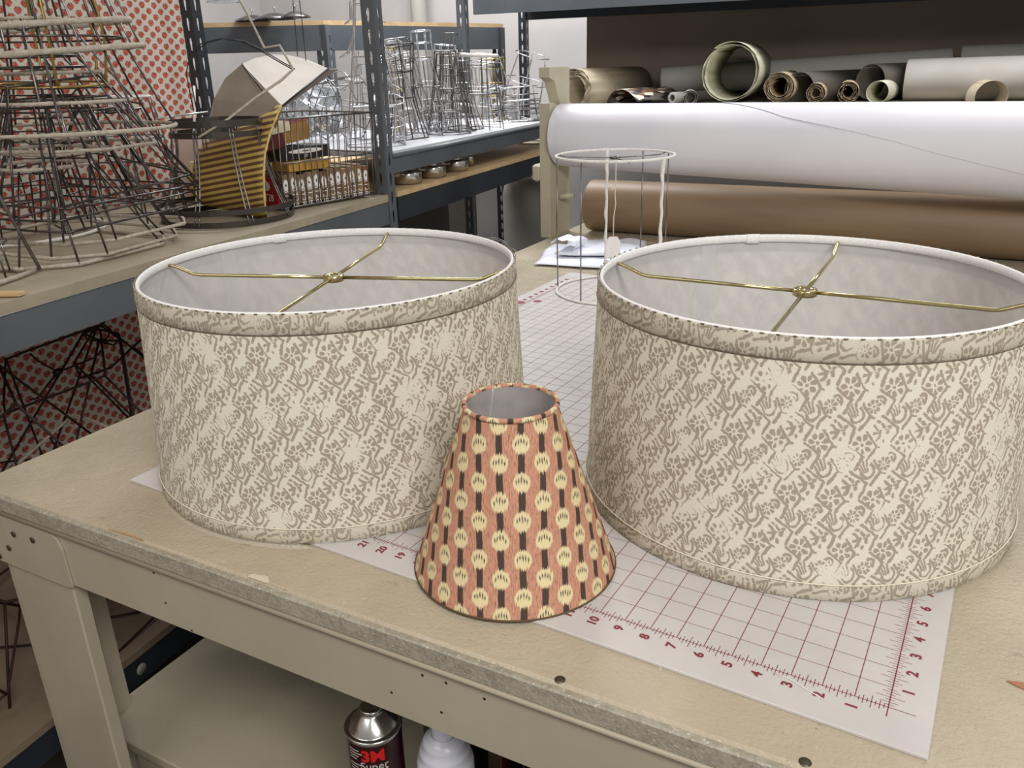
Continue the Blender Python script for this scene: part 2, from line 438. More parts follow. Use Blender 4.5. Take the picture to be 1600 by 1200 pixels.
M['roll_green'] = noisy('pale_green_cream_paper', (222, 220, 198), (208, 205, 182), 4, .6)
M['roll_grey'] = noisy('grey_white_paper', (190, 187, 182), (176, 172, 166), 3, .6)
M['roll_tan'] = noisy('tan_layered_paper', (206, 190, 162), (176, 156, 128), 60, .8)
M['dark_roll_and_shadow'] = noisy('dark_paper_and_shadow', (96, 90, 82), (82, 76, 68), 3, .6)
M['chrome'] = mat('polished_tin', (200, 198, 194), .22, 1.)
M['black'] = mat('black_plastic', (22, 22, 24), .5)

# ------------------------------------------------------------------ the room
FZ = -.86
def struct(name, mb, m, **k): return mb.build(name, m, kind='structure', **k)
struct('floor', MB().box(-5, 3, -2, 7, FZ - .1, FZ), M['floor'])
struct('wall_back', MB().add([G(2.4, 3.75, FZ), G(-3.2, 3.75, FZ), G(-3.2, 3.85, FZ), G(2.4, 3.85, FZ), G(2.4, 3.75, 2.2), G(-3.2, 3.75, 2.2), G(-3.2, 3.85, 2.2), G(2.4, 3.85, 2.2)],
       [(0, 1, 5, 4), (1, 2, 6, 5), (2, 3, 7, 6), (3, 0, 4, 7), (4, 5, 6, 7), (3, 2, 1, 0)]), M['wall'])
struct('wall_left', MB().add([G(2.4, -2.2, FZ), G(2.4, 3.75, FZ), G(2.5, 3.75, FZ), G(2.5, -2.2, FZ), G(2.4, -2.2, 2.2), G(2.4, 3.75, 2.2), G(2.5, 3.75, 2.2), G(2.5, -2.2, 2.2)],
       [(0, 1, 5, 4), (1, 2, 6, 5), (2, 3, 7, 6), (3, 0, 4, 7), (4, 5, 6, 7), (3, 2, 1, 0)]), M['wall'])
w = MB().box(-.025, 0, -1.6, 1.19, 0, 2.6)
struct('wall_near_left', w, M['wallpaper'], loc=G(.64, 0, FZ), rot=(0, 0, PH))
p = thing('wall_pipe', 'bluish vertical pipe on the white wall behind the plywood-topped shelf', 'pipe', G(1.22, 3.62, FZ))
MB().lathe([(.045, 0), (.045, 3.0)], 20).build('pipe', M['roll_grey'], p)

# ------------------------------------------------------------------ work table
TA = radians(2.8); TC = Vector((-1.088, -.147, 0))           # front left corner of the top
tb = thing('work_table', 'large beige painted work table carrying the lampshades and the cutting mat', 'table', (TC.x, TC.y, FZ), TA)
def tl(p):                                                    # world to table coordinates
    q = Vector(p) - Vector((TC.x, TC.y, FZ)); return Vector((q.x * cos(TA) + q.y * sin(TA), -q.x * sin(TA) + q.y * cos(TA), q.z))
H = -.0035 - FZ
MB().box(0, 1.9, .004, 2.1, H - .024, H, bev=.003).build('table_top', M['table'], tb)
e = MB().box(.0, 1.9, -.004, .004, H - .0225, H - .0012, bev=.0015)
e.build('top_edge_strip', M['edge'], tb, label='grey rubbed edge strip')
MB().tube([(0, -.003, H - .0255), (1.9, -.003, H - .0255)], .0032, 8).build('edge_bead', M['apron'], tb)
MB().box(.0, 1.9, 0, .022, H - .104, H - .026, bev=.002).build('apron', M['apron'], tb, label='front rail with nail holes and scuffs')
MB().box(.0, .022, .022, 2.08, H - .104, H - .026).build('side_rail', M['apron'], tb)
lg = MB().box(.035, .165, .003, .022, 0, H - .104, bev=.002); lg.build('leg', M['apron'], tb, label='front left leg, wide board')
MB().box(.017, .035, .008, .12, 0, H - .03, bev=.002).build('leg_side_board', M['apron'], tb)
MB().box(1.7, 1.83, .003, .022, 0, H - .104).build('leg', M['apron'], tb)
MB().box(.02, .15, 2.04, 2.06, 0, H - .104).build('leg', M['apron'], tb)
MB().box(1.7, 1.83, 2.04, 2.06, 0, H - .104).build('leg', M['apron'], tb)
cp = MB().prism([(.0, -.106), (.0, -.03), (.158, -.03), (.168, -.036), (.174, -.05), (.176, -.104), (.166, -.106)][::-1], -.0035, -.0005, 'y')
cpo = cp.build('corner_plate', M['apron'], tb, loc=(0, 0, H))
for x, z in ((.045, -.045), (.078, -.052), (.118, -.05), (.058, -.078), (.03, -.098)):
    MB().lathe([(.0001, 0), (.003, 0), (.0042, .0012), (.0042, .0016), (.0001, .0016)], 10).build('screw', M['screw'], cpo, loc=(x, -.0035, z), rot=(pi / 2, 0, 0))
LZ = -.45 - FZ
MB().box(.01, 1.88, .062, 2.0, LZ - .018, LZ, bev=.002).build('lower_shelf', M['apron'], tb)
MB().box(.1, 1.8, .07, .11, LZ - .09, LZ - .02).build('stretcher', M['apron'], tb)
for u, v in ((875, 1062), (1258, 1191)):
    q = tl(spot(u, v, -.0035)); sc = MB().lathe([(.0048, 0), (.0048, .0003), (.0001, .0003)], 14)
    sc.build('screw', M['screw'], tb, loc=(q.x, q.y, H), label='flat dark screw head set in the top')
cr_ = random.Random(5)
for nm_, u, v, w1, w2, m_, lb_ in (('paint_chip', 196, 836, .03, .004, mat('bare_tan_wood', (176, 140, 104), .8), 'tan bare patch on the front edge'), ('paint_chip', 402, 906, .018, .011, mat('pale_filler', (206, 198, 178), .7), 'pale crumbled filler patch'), ('paint_chip', 432, 922, .012, .006, mat('pale_filler', (206, 198, 178), .7), 'pale crumbled filler patch')):
    q = tl(spot(u, v, -.0035)); pts_ = [(q.x + w1 * cos(a) * cr_.uniform(.7, 1.1), max(q.y + w2 * sin(a) * cr_.uniform(.6, 1.1), .0045), H + .0001) for a in [2 * pi * i / 22 for i in range(22)]]
    MB().add(pts_ + [(x, y, z + .0004) for x, y, z in pts_], [tuple(range(22, 44))] + [(i, (i + 1) % 22, 22 + (i + 1) % 22, 22 + i) for i in range(22)]).build(nm_, m_, tb, label=lb_)
hs = MB()
for u, v in ((660, 1055), (697, 1067), (612, 1082), (690, 1113), (757, 1092), (590, 1010), (300, 985), (240, 895), (259, 942)):
    k = ray(u, v); P0 = Vector((TC.x, TC.y, 0)); nn = Vector((sin(TA), -cos(TA), 0)); q = tl(CAM + k * (nn.dot(P0 - CAM) / nn.dot(k)))
    hs.lathe([(.0016, 0), (.0001, .0002)], 8)
    for i in range(-16, 0):
        hs.v[i] = Vector((q.x + hs.v[i].x, -.0002 - hs.v[i].z, q.z + hs.v[i].y))
hs.build('nail_holes', M['black'], tb)

# ------------------------------------------------------------------ cutting mat
I = .0254
cm = MB(); cm.box(-.905, .033, -.041, 1.215, -.0034, 0, bev=.0006)
cmo = cm.build('cutting_mat', M['cutmat'], label='large translucent white cutting mat printed with a maroon inch grid', cat='cutting mat')
g = MB(); g2 = MB()
def ln(mb, x0, y0, x1, y1, w, z=.00022):
    d = Vector((x1 - x0, y1 - y0, 0)); nrm = Vector((-d.y, d.x, 0)).normalized() * w / 2
    a, b = Vector((x0, y0, z)), Vector((x1, y1, z)); mb.add([a - nrm, b - nrm, b + nrm, a + nrm], [(0, 1, 2, 3)])
YN = 46
for i in range(1, 34): ln(g, -i * I, 0, -i * I, YN * I, .0007)
ln(g, 0, -.45 * I, 0, YN * I, .0009); ln(g, -34 * I, 0, -34 * I, YN * I, .0009)
for j in range(1, YN + 1): ln(g2, 0, j * I, -34 * I, j * I, .00055, .00018)
ln(g, .8 * I, 0, -34 * I, 0, .0006)
tl_ = {0: .0, 4: .34, 2: .2, 6: .2}
for i in range(1, 34 * 8):
    k = i % 8
    if k == 0: continue
    h = {4: .30, 2: .2, 6: .2}.get(k, .11) * I
    ln(g, -i * I / 8, -h, -i * I / 8, h, .0006)
for j in range(1, YN * 8):
    k = j % 8
    if k == 0: continue
    h = {4: .42, 2: .27, 6: .27}.get(k, .15) * I
    ln(g2, -h, j * I / 8, h, j * I / 8, .0005); ln(g2, -34 * I - h, j * I / 8, -34 * I + h, j * I / 8, .0005)
for (a, b) in (((0, 8), (34, 34 * .57 + 8)), ((0, 12), (34, 46))): ln(g2, -a[0] * I, a[1] * I, -b[0] * I, b[1] * I, .0005)
g.build('grid_lines', M['mark'], cmo); g2.build('thin_grid_lines', M['markthin'], cmo)
nb = MB()
for k in range(1, 34):
    text_mb(nb, str(k), .0125, Matrix.Translation((-k * I, -.0128 - (.002 if k > 9 else 0), .0003)) @ Matrix.Rotation(pi / 2, 4, 'Z'), extrude=.0001, offset=.0004)
for k in range(1, YN):
    text_mb(nb, str(k), .0125, Matrix.Translation((.0125, k * I, .0003)) @ Matrix.Rotation(pi / 2, 4, 'Z'), extrude=.0001, offset=.0004)
    if k % 12: text_mb(nb, str(k), .0125, Matrix.Translation((-34.55 * I, k * I, .0003)) @ Matrix.Rotation(pi / 2, 4, 'Z'), extrude=.0001, offset=.0004)
    else:
        nb.lathe([(.0125, .0003), (.0001, .0003)], 20, (-34.55 * I, k * I)); nb.lathe([(.0095, .0003), (.0001, .0003)], 20, (-33.3 * I, (k + 1) * I))
nb.build('ruler_numbers', M['mark'], cmo)

th_ = thing('white_thread', 'thin white thread lying across the mat by the ruler numbers 2 and 3', 'thread')
MB().tube([tuple(spot(u, v, .0009)) for u, v in ((1208, 1050), (1228, 1058), (1240, 1064), (1256, 1075), (1272, 1084), (1286, 1092))], .00045, 5).build('strand', M['tape'], th_)
lf = thing('brown_flake', 'small brown flake on the table near the right edge of the picture', 'flake', spot(1592, 1070, -.003))
MB().add([(.009 * cos(a), .003 * sin(a) * (1.2 + cos(a)), z) for z in (0, .0008) for a in [2 * pi * i / 12 for i in range(12)]], [tuple(range(11, -1, -1)), tuple(range(12, 24))] + [(i, (i + 1) % 12, 12 + (i + 1) % 12, 12 + i) for i in range(12)]).build('flake', mat('flake_brown', (168, 116, 88), .7), lf)

# ------------------------------------------------------------------ drum lampshades
def drum(name_label, loc, arms, tab, seam_dir, seed):
    rt, rb, h = .2325, .2445, .259
    t = thing('drum_lampshade', name_label, 'lampshade', loc, 0)
    def R(z): return rb + (rt - rb) * z / h
    off = seed * .137
    pan = MB().lathe([(R(z), z) for z in (.0, .03, .12, .2, h)], 160, uvr=.2385, a0=off, a1=off + 2 * pi)
    pan.build('fabric_panel', M['print'], t)
    MB().lathe([(R(z) - .0022, z) for z in (.002, .13, h - .002)], 120).build('liner', M['liner'], t)
    # trims: folded bias strips with a soft swell
    def trim(z0, z1, nm):
        zs = [(-.0022, z0), (.0004, z0), (.0008, z0 + .0003), (.0009, (z0 + z1) / 2), (.0008, z1 - .0005), (.0006, z1), (-.0022, z1)]
        if z0 < .1: zs = zs[1:]
        else: zs = zs[:-1] + [(-.0006, z1 + .0008)]
        return MB().lathe([(R(z) + d, z) for d, z in zs], 160, uvr=.2385).build(nm, M['trim'], t)
    trim(h - .021, h, 'top_trim'); trim(.0, .017, 'bottom_trim')
    sm = MB()
    sm.lathe([(R(h - .0218) + .0003, h - .0226), (R(h - .0214) + .0011, h - .0210)], 160); sm.build('seam', M['stitch'], t)
    N = 220
    cd = MB().tube([((R(.0178) + .0014 + .00025 * (i % 2)) * cos(2 * pi * i / N), (R(.0178) + .0014) * sin(2 * pi * i / N), .0178) for i in range(N)], .0007, 5, True)
    cd.build('edge_cord', M['cord'], t)
    # dotted outer stitch just under the rim and white tape over the wire ring
    tp = MB().tube([((rt - .0032) * cos(2 * pi * i / 120), (rt - .0032) * sin(2 * pi * i / 120), h - .0035) for i in range(120)], .0044, 8, True, flat=(.0024, .0056))
    tp.build('rim_tape', M['tape'], t)
    MB().tube([((rt - .004) * cos(tab + k * .013), (rt - .004) * sin(tab + k * .013), h - .004) for k in range(7)], .005, 8, flat=(.0035, .0068)).build('tape_overlap', M['tape'], t)
    st = MB()
    for i in range(210):
        a = 2 * pi * i / 210
        if i % 2: st.tube([((rt + .0012) * cos(a + b), (rt + .0012) * sin(a + b), h + .0012) for b in (0, .015)], .0007, 5)
    st.build('rim_stitching', M['stitch'], t)
    MB().tube([((rb - .004) * cos(2 * pi * i / 90), (rb - .004) * sin(2 * pi * i / 90), .005) for i in range(90)], .003, 6, True).build('bottom_ring', M['tape'], t)
    # liner seam strip
    a = seam_dir
    MB().add([((R(z) - .0028) * cos(a + da), (R(z) - .0028) * sin(a + da), z) for z in (.004, h - .01) for da in (0, .03, .06, .09)], [(0, 1, 5, 4), (1, 2, 6, 5), (2, 3, 7, 6)], smooth=True).build('liner_seam', M['liner'], t)
    # spider fitting
    sp = MB().lathe([(.0062, -.0045), (.0125, -.0045), (.0135, -.0038), (.0135, .0025), (.0125, .0035), (.0062, .0035), (.0062, -.0045)], 28)
    for k in range(3):
        an = k * 2 * pi / 3
        sp.lathe([(.0016, .0036), (.0016, .005), (.0001, .005)], 8, (.0095 * cos(an), .0095 * sin(an)))
    fit = bpy.data.objects.new('spider_fitting', None); COL.objects.link(fit); fit.parent = t; fit.location = (0, 0, .2405); fit.empty_display_size = .02
    sp.build('hub', M['brass'], fit)
    for k in range(4):
        an = arms + k * pi / 2; c, s_ = cos(an), sin(an)
        pts = [(.011, 0), (.1, 0), (.185, 0), (.193, .001), (.2, .0035), (.213, .0088), (.222, .0118), (.2275, .0125)]
        MB().tube([(r * c, r * s_, z) for r, z in pts], .0023, 8).build('arm', M['brass'], fit)
    return t
drum('wide drum lampshade in taupe block print, the one left of the ikat shade', (-.71, .167, .001), radians(21), radians(150), radians(170), 1)
drum('wide drum lampshade in taupe block print, at the right standing fully on the mat', (-.165, .346, .001), radians(2), radians(118), radians(133), 2)

# ------------------------------------------------------------------ ikat cone lampshade
def cone():
    c = thing('cone_lampshade', 'small terracotta ikat cone lampshade with cream roundels standing in front', 'lampshade', (-.3714, .0392, 0))
    rt, rb, h = .0453, .1057, .18
    sl = sqrt(h * h + (rb - rt) ** 2); sa = (rb - rt) / sl; L0 = rt / sa; L1 = rb / sa
    mid = atan2(-.5945 - .0392, .0168 + .3714) - radians(2)
    mb = MB(); N = 96; RN = 6; vs = []; fs = []; uv = []
    for i in range(RN + 1):
        f = i / RN; r = rb + (rt - rb) * f
        for k in range(N + 1):
            a = mid - pi + 2 * pi * k / N; vs.append((r * cos(a), r * sin(a), h * f))
    def U(i, k):
        L = L1 + (L0 - L1) * i / RN; ph = (-pi + 2 * pi * k / N) * sa
        return (L * sin(ph) + .0105, -L * cos(ph))
    for i in range(RN):
        for k in range(N):
            b = i * (N + 1) + k; fs.append((b, b + 1, b + N + 2, b + N + 1)); uv.append([U(i, k), U(i, k + 1), U(i + 1, k + 1), U(i + 1, k)])
    mb.add(vs, fs, 0, True, uv).build('fabric_panel', M['ikat'], c)
    MB().lathe([(rb - .0018, .001), (rt - .0018, h - .001)], 72).build('liner', M['liner'], c)
    tr = MB()
    prof = [(rt + .0016 + (.0026) * cos(b) - .001, h - .0002 + .0026 * sin(b)) for b in [i * pi / 6 - pi / 2.5 for i in range(10)]]
    tr.lathe(prof, 72, uvr=.06); tr.build('top_trim', M['ikat'], c)
    MB().lathe([(rb - .0015, 0), (rb + .0006, -.0001), (rb + .0008, .0012), (rb + .0002, .0022)], 96).build('bottom_edge', mat('dark_edge', (96, 74, 50), .8), c)
    MB().box(-.0015, .0015, -.0004, .0004, 0, sl - .004).build('liner_seam', M['tape'], c, loc=((rb - .0032) * cos(2.55), (rb - .0032) * sin(2.55), .002), rot=(0, -math.asin(sa), 2.55))
cone()

# ------------------------------------------------------------------ taped cylinder frame with its tag
def tape_frame():
    cx, cy, r, h = -.734, 1.092, .128, .302
    t = thing('wire_lampshade_frame', 'tall cylinder wire frame with white taped rings and a hanging tag', 'wire frame', (cx, cy, .0028))
    for z, nm in ((h - .003, 'top_ring'), (0, 'bottom_ring')):
        MB().tube([(r * cos(2 * pi * i / 64), r * sin(2 * pi * i / 64), z) for i in range(64)], .0028, 7, True, lump=.12).build(nm, M['wrap_white'], t)
    for i, a in enumerate((195, 228, 262, 301, 345, 47, 84, 122)):
        a = radians(a); x, y = r * cos(a), r * sin(a)
        if i in (4, 7):
            pts = [(x + .0012 * sin(k * 2.1), y, z) for k, z in enumerate([h * q / 16 for q in range(17)])]
            MB().tube(pts, .0036, 7, lump=.25).build('strut', M['wrap_white'], t, label='strut wound with white tape')
        elif i in (0, 2, 5, 6):
            MB().tube([(x, y, 0), (x * 1.01, y * 1.01, h / 2), (x, y, h - .003)], .0015, 6).build('strut', M['wire'], t)
    hub = MB().lathe([(.006, -.003), (.01, -.003), (.01, .003), (.006, .003), (.006, -.003)], 16); hb = hub.build('hub', M['wire'], t, loc=(0, 0, h - .008))
    for a in (190, 52, 310):
        a = radians(a); MB().tube([(.009 * cos(a), .009 * sin(a), h - .008), (.11 * cos(a), .11 * sin(a), h - .008), (r * cos(a), r * sin(a), h - .003)], .0014, 6).build('arm', M['wire'], t)
    tl2 = MB(); a = radians(122)
    x, y = r * cos(a), r * sin(a)
    tl2.tube([(x, y, .03), (x + .004, y - .012, .018), (x + .012, y - .03, .006), (x + .028, y - .04, .001)], .003, 6, flat=(.0015, .005)); tl2.build('tape_tail', M['wrap_white'], t)
    # tag
    g = thing('hanging_tag', 'small blank white tag on a string inside the taped wire frame', 'tag', (cx + .0, cy - .0, .078))
    ax = R3[0]; ax = Vector((ax[0], ax[1], 0)).normalized()
    def P(u, z): return (ax.x * u, ax.y * u, z)
    MB().tube([P(.003, .214), P(.003, .16), P(.002, .14), P(.004, .12), P(.0, .09), P(.0, .046)], .0011, 5).build('string', M['cord'], g)
    MB().tube([P(.003, .157), P(-.004, .15), P(-.009, .158)], .0009, 5).build('string_end', M['cord'], g)
    out = [(-.0145, 0), (.0145, 0), (.016, .002), (.016, .036), (.009, .047), (-.009, .047), (-.016, .036), (-.016, .002)]
    nrm = Vector((-ax.y, ax.x, 0)) * .0004
    vs = [Vector(P(u, z)) - nrm for u, z in out] + [Vector(P(u, z)) + nrm for u, z in out]
    MB().add(vs, [tuple(range(8)), tuple(range(15, 7, -1))] + [(i, i + 8, (i + 1) % 8 + 8, (i + 1) % 8) for i in range(8)]).build('card', M['tape'], g)
tape_frame()

# ------------------------------------------------------------------ folded cloth behind the frame
def folded():
    c = thing('folded_cloth', 'folded white cloth bundle lying behind the taped wire frame', 'cloth', (-.95, 1.40, -.0034), radians(16))
    def sheet(x0, x1, y0, y1, z0, th, wav, nx=22, ny=16):
        mb = MB(); rnd = random.Random(int(z0 * 1e4) + 3); ph = [rnd.uniform(0, 6) for _ in range(6)]
        def hz(x, y): return wav * (sin(x * 38 + ph[0]) * sin(y * 30 + ph[1]) + .6 * sin(x * 71 + y * 40 + ph[2]))
        vs = []; fs = []
        for top in (1, 0):
            for j in range(ny + 1):
                for i in range(nx + 1):
                    x = x0 + (x1 - x0) * i / nx; y = y0 + (y1 - y0) * j / ny
                    e = min(1, min(i, nx - i) / 2, min(j, ny - j) / 2)
                    x += .006 * sin(y * 25 + ph[3]); y += .008 * sin(x * 21 + ph[4])
                    vs.append((x, y, z0 + (th * (.5 + .5 * e) + abs(hz(x, y)) if top else th * .5 * (1 - e))))
        K = (nx + 1) * (ny + 1)
        for j in range(ny):
            for i in range(nx):
                a = j * (nx + 1) + i; fs += [(a, a + 1, a + nx + 2, a + nx + 1), (K + a, K + a + nx + 1, K + a + nx + 2, K + a + 1)]
        for i in range(nx):
            fs.append((i, K + i, K + i + 1, i + 1)); a = ny * (nx + 1) + i; fs.append((a, a + 1, K + a + 1, K + a))
        for j in range(ny):
            a = j * (nx + 1); b = (j + 1) * (nx + 1); fs.append((a, b, K + b, K + a)); a += nx; b += nx; fs.append((a, K + a, K + b, b))
        return mb.add(vs, fs, 0, True)
    sheet(-.12, .14, -.135, .13, 0, .011, .0015).build('lower_fold', M['cloth'], c)
    sheet(-.07, .15, -.06, .14, .012, .014, .004).build('upper_fold', M['cloth'], c)
    lp = MB(); N = 30; vs = []
    for i in range(N + 1):
        a = -1.9 + 4.6 * i / N; rr = .024 + .005 * sin(i * .5)
        for w_ in (0, .5, 1):
            vs.append((-.055 + rr * 1.3 * cos(a) + .02 * w_, -.05 + .07 * w_ + .006 * sin(i), .034 + rr * sin(a)))
    lp.add(vs, [(i * 3 + k, i * 3 + k + 1, i * 3 + k + 4, i * 3 + k + 3) for i in range(N) for k in (0, 1)], 0, True)
    lp.build('rolled_strap', M['cloth'], c)
folded()

# ------------------------------------------------------------------ roll stand, white roll, kraft roll
st = thing('roll_stand', 'cream painted wooden end post with a notch holding the paper rolls', 'stand', (-1.2, 1.597, -.0034), 0)
prof = [(0, 0), (0, .39), (.02, .39), (.085, .392), (.03, .452), (0, .47), (0, .492), (.125, .492), (.125, 0)]
MB().prism([(0, 0), (0, .388), (.03, .388), (.072, .372), (.03, .448), (0, .458), (0, .485), (.125, .485), (.125, 0)], 0, .034, 'x').build('post', M['cream_paint'], st)
MB().box(-.03, 0, .0, .05, .165, .215, bev=.006).build('side_block', M['cream_paint'], st)
MB().tube([(.034, .06, .115), (.075, .075, .12)], .009, 10).build('peg', M['cream_paint'], st)

def roll_x(mb, x0, x1, y, z, r0, r1, top0, seg=64, nx=2, mi=0, inner=.02):
    vs = []; fs = []
    for i in range(nx + 1):
        f = i / nx; x = x0 + (x1 - x0) * f; r = r0 + (r1 - r0) * f; cz = top0 - r
        yy = y + (x - x0) * sin(TA)
        for k in range(seg):
            a = 2 * pi * k / seg; vs.append((x, yy + r * cos(a), cz + r * sin(a)))
    for i in range(nx):
        for k in range(seg):
            l = (k + 1) % seg; fs.append((i * seg + k, i * seg + l, (i + 1) * seg + l, (i + 1) * seg + k))
    mb.add(vs, fs, mi, True)
    for e, sg in ((0, 1), (nx, -1)):                              # end faces down to the cardboard core
        ring = vs[e * seg:(e + 1) * seg]; c = sum((Vector(p) for p in ring), Vector()) / seg
        rin = [c + (Vector(p) - c).normalized() * inner for p in ring]; back = [p + Vector((sg * .08, 0, 0)) for p in rin]
        b = ring + rin + back
        mb.add(b, [(k, (k + 1) % seg, seg + (k + 1) % seg, seg + k) for k in range(seg)] + [(seg + k, seg + (k + 1) % seg, 2 * seg + (k + 1) % seg, 2 * seg + k) for k in range(seg)], mi)
    return mb
wr = thing('paper_roll', 'big white paper roll lying across the roll stand', 'paper roll', (0, 0, 0))
roll_x(MB(), -1.158, .75, 1.655, 0, .088, .122, .381).build('wound_paper', M['white_paper'], wr)
# loose outer turn whose cut edge runs slanting down the front
lo = MB(); vs = []; seg = 72; nx = 60; X0, X1 = -1.13, .74
KX = ((-1.2, 60), (-.74, 75), (-.66, 100), (-.5, 138), (-.2, 173), (-.19, 176), (.15, 214), (.8, 262))
for i in range(nx + 1):
    x = X0 + (X1 - X0) * i / nx; f = (x + 1.158) / 1.908; r = .088 + .034 * f; cz = .381 - .088 - .034 * f; yy = 1.655 + (x + 1.158) * sin(TA)
    for (xa, ea), (xb, eb_) in zip(KX, KX[1:]):
        if xa <= x <= xb: edge = radians(ea + (eb_ - ea) * (x - xa) / (xb - xa))
    for k in range(seg + 1):
        a = edge - 2 * pi * k / seg; rr = r + .0004 + .0013 * (1 - k / seg)
        vs.append((x, yy + rr * cos(a), cz + rr * sin(a)))
lo.add(vs, [(i * (seg + 1) + k, i * (seg + 1) + k + 1, (i + 1) * (seg + 1) + k + 1, (i + 1) * (seg + 1) + k) for i in range(nx) for k in range(seg)], 0, True)
lo.build('loose_outer_sheet', M['white_paper'], wr)
br = thing('paper_roll', 'brown kraft paper roll lying under the big white roll', 'paper roll', (0, 0, 0))
roll_x(MB(), -1.105, .8, 1.764, 0,   .0775, .0775, .153, inner=.02).build('wound_paper', M['kraft'], br)

# ------------------------------------------------------------------ steel shelving
def upright(s, t, z0, z1, parent, root, name='upright', m='steel_grey', w=.038, dirs=(1, 1), slots=True, px=.05):
    "slotted angle post standing at (s, t); flanges run along the shelf front and into its depth"
    mb = MB(); H_ = z1 - z0; n = int(H_ / px)
    for ax in (0, 1):
        for j in range(n):
            za = j * px; zb = za + px if j < n - 1 else H_
            zc = za + px / 2; hw, hh = w * .12, px * .3
            o = [(0, za), (w / 2, za), (w, za), (w, zc), (w, zb), (w / 2, zb), (0, zb), (0, zc)]
            q = [(w / 2 - hw * .5, zc - hh), (w / 2, zc - hh * 1.15), (w / 2 + hw * .5, zc - hh), (w / 2 + hw, zc + hh * .3), (w / 2 + hw * .7, zc + hh), (w / 2, zc + hh * 1.15), (w / 2 - hw * .7, zc + hh), (w / 2 - hw, zc + hh * .3)]
            for th in (0, .002):
                def P(c, d):
                    return (-dirs[0] * th, d * c[0], c[1]) if ax == 0 else (-dirs[0] * c[0], d * th, c[1])
                dd = dirs[1]
                vs = [P(c, dd) for c in o] + [P(c, dd) for c in q]
                mb.add(vs, [(k, (k + 1) % 8, 8 + (k + 1) % 8, 8 + k) for k in range(8)])
    return mb.build(name, M[m], parent, loc=(-s, t, z0 - root))

def beam(mb_name, parent, s0, t0, s1, t1, z0, z1, root, m, th=.02, lip=True):
    "channel beam between two shelf coordinates"
    a = Vector((-s0, t0, 0)); b = Vector((-s1, t1, 0)); d = (b - a).normalized(); nn = Vector((-d.y, d.x, 0))
    mb = MB()
    prof = [(0, z0 - root), (0, z1 - root), (th, z1 - root), (th, z0 - root)]
    vs = []
    for e in (a, b):
        for o, z in prof: vs.append(e + nn * o + Vector((0, 0, z)))
    mb.add(vs, [(0, 1, 2, 3), (7, 6, 5, 4)] + [(i, i + 4, (i + 1) % 4 + 4, (i + 1) % 4) for i in range(4)])
    return mb.build(mb_name, M[m], parent)

def unit(label, base=FZ):
    return thing('storage_shelf', label, 'shelf', G(0, 0, base), PH)
# A: the near left shelf (chipboard top at .176)
ua = unit('grey steel shelf with beige chipboard boards left of the table')
MB().box(-.6, -.0, -1.2, 1.15, .158 - FZ, .176 - FZ).build('shelf_board', M['board'], ua)
beam('beam', ua, .002, -1.2, .002, 1.15, .098, .157, FZ, 'steel_grey')
MB().tube([(-.001, -1.2, .1575 - FZ), (-.001, 1.15, .1575 - FZ)], .0012, 5).build('beam_lip', M['wire_bright'], ua)
beam('beam', ua, .58, -1.2, .58, 1.15, .1, .157, FZ, 'steel_grey')
MB().box(-.6, -.0, -1.2, 1.15, -.545 - FZ, -.53 - FZ).build('shelf_board', M['brownboard'], ua)
lb = beam('beam', ua, .002, -1.2, .002, 1.15, -.6, -.546, FZ, 'steel_dark')
MB().lathe([(.0115, 0), (.0115, .0006), (.0001, .0006)], 24).build('round_sticker', mat('dusty_sticker', (150, 148, 138), .6), lb, loc=(0.0005, .118, -.572 - FZ), rot=(0, pi / 2, 0))
upright(.0, 1.152, FZ, 1.5, ua, FZ, dirs=(1, 1)); upright(.555, 1.13, FZ, 1.5, ua, FZ, m='steel_dark')
# B: shelf with the white board
ub = unit('grey steel shelf with white board carrying rows of wire frames')
MB().box(-.55, -.004, 1.2, 2.56, .268 - FZ, .284 - FZ).build('shelf_board', M['white_board'], ub)
beam('beam', ub, .0, 1.19, .0, 2.56, .226, .266, FZ, 'steel_grey'); MB().tube([(.0, 1.19, .272 - FZ), (.0, 2.56, .272 - FZ)], .006, 8).build('beam_lip', M['steel_grey'], ub)
beam('beam', ub, .55, 1.19, .55, 2.56, .226, .272, FZ, 'steel_grey')
MB().box(-.55, -.0, 1.2, 2.56, .163 - FZ, .177 - FZ).build('shelf_board', M['ply'], ub)
beam('beam', ub, .0, 1.2, .0, 2.56, .098, .162, FZ, 'steel_dark')
upright(.0, 2.52, FZ, .3, ub, FZ, m='steel_dark')
# D: shelf behind the table with the paper rolls
ud = unit('tall slotted steel shelf behind the table holding paper rolls')
MB().box(-.41, 2.3, 2.6, 3.22, .16 - FZ, .18 - FZ).build('shelf_board', M['board'], ud)
beam('beam', ud, .41, 2.6, -2.3, 2.6, .095, .16, FZ, 'steel_dark')
beam('beam', ud, .41, 2.6, -2.3, 2.6, .69, .76, FZ, 'steel_grey'); beam('beam', ud, .41, 3.19, -2.3, 3.19, .69, .76, FZ, 'steel_dark')
MB().box(-.41, 2.3, 2.6, 3.22, .76 - FZ, .78 - FZ).build('shelf_board', M['steel_dark'], ud)
MB().box(.0, 2.3, 2.6, 3.22, .313 - FZ, .3325 - FZ).build('shelf_board', M['board'], ud)
MB().box(-.12, 2.3, 3.225, 3.24, .1 - FZ, .78 - FZ).build('shadow_backing', M['wall_shaded'], ud, label='added brown panel standing for the shaded wall')  # added panel; the shade behind the rolls is in its colour
upright(.45, 2.6, FZ, 1.4, ud, FZ); upright(.41, 3.18, FZ, .76, ud, FZ, m='steel_dark'); upright(-2.3, 2.6, FZ, .76, ud, FZ, m='steel_dark')
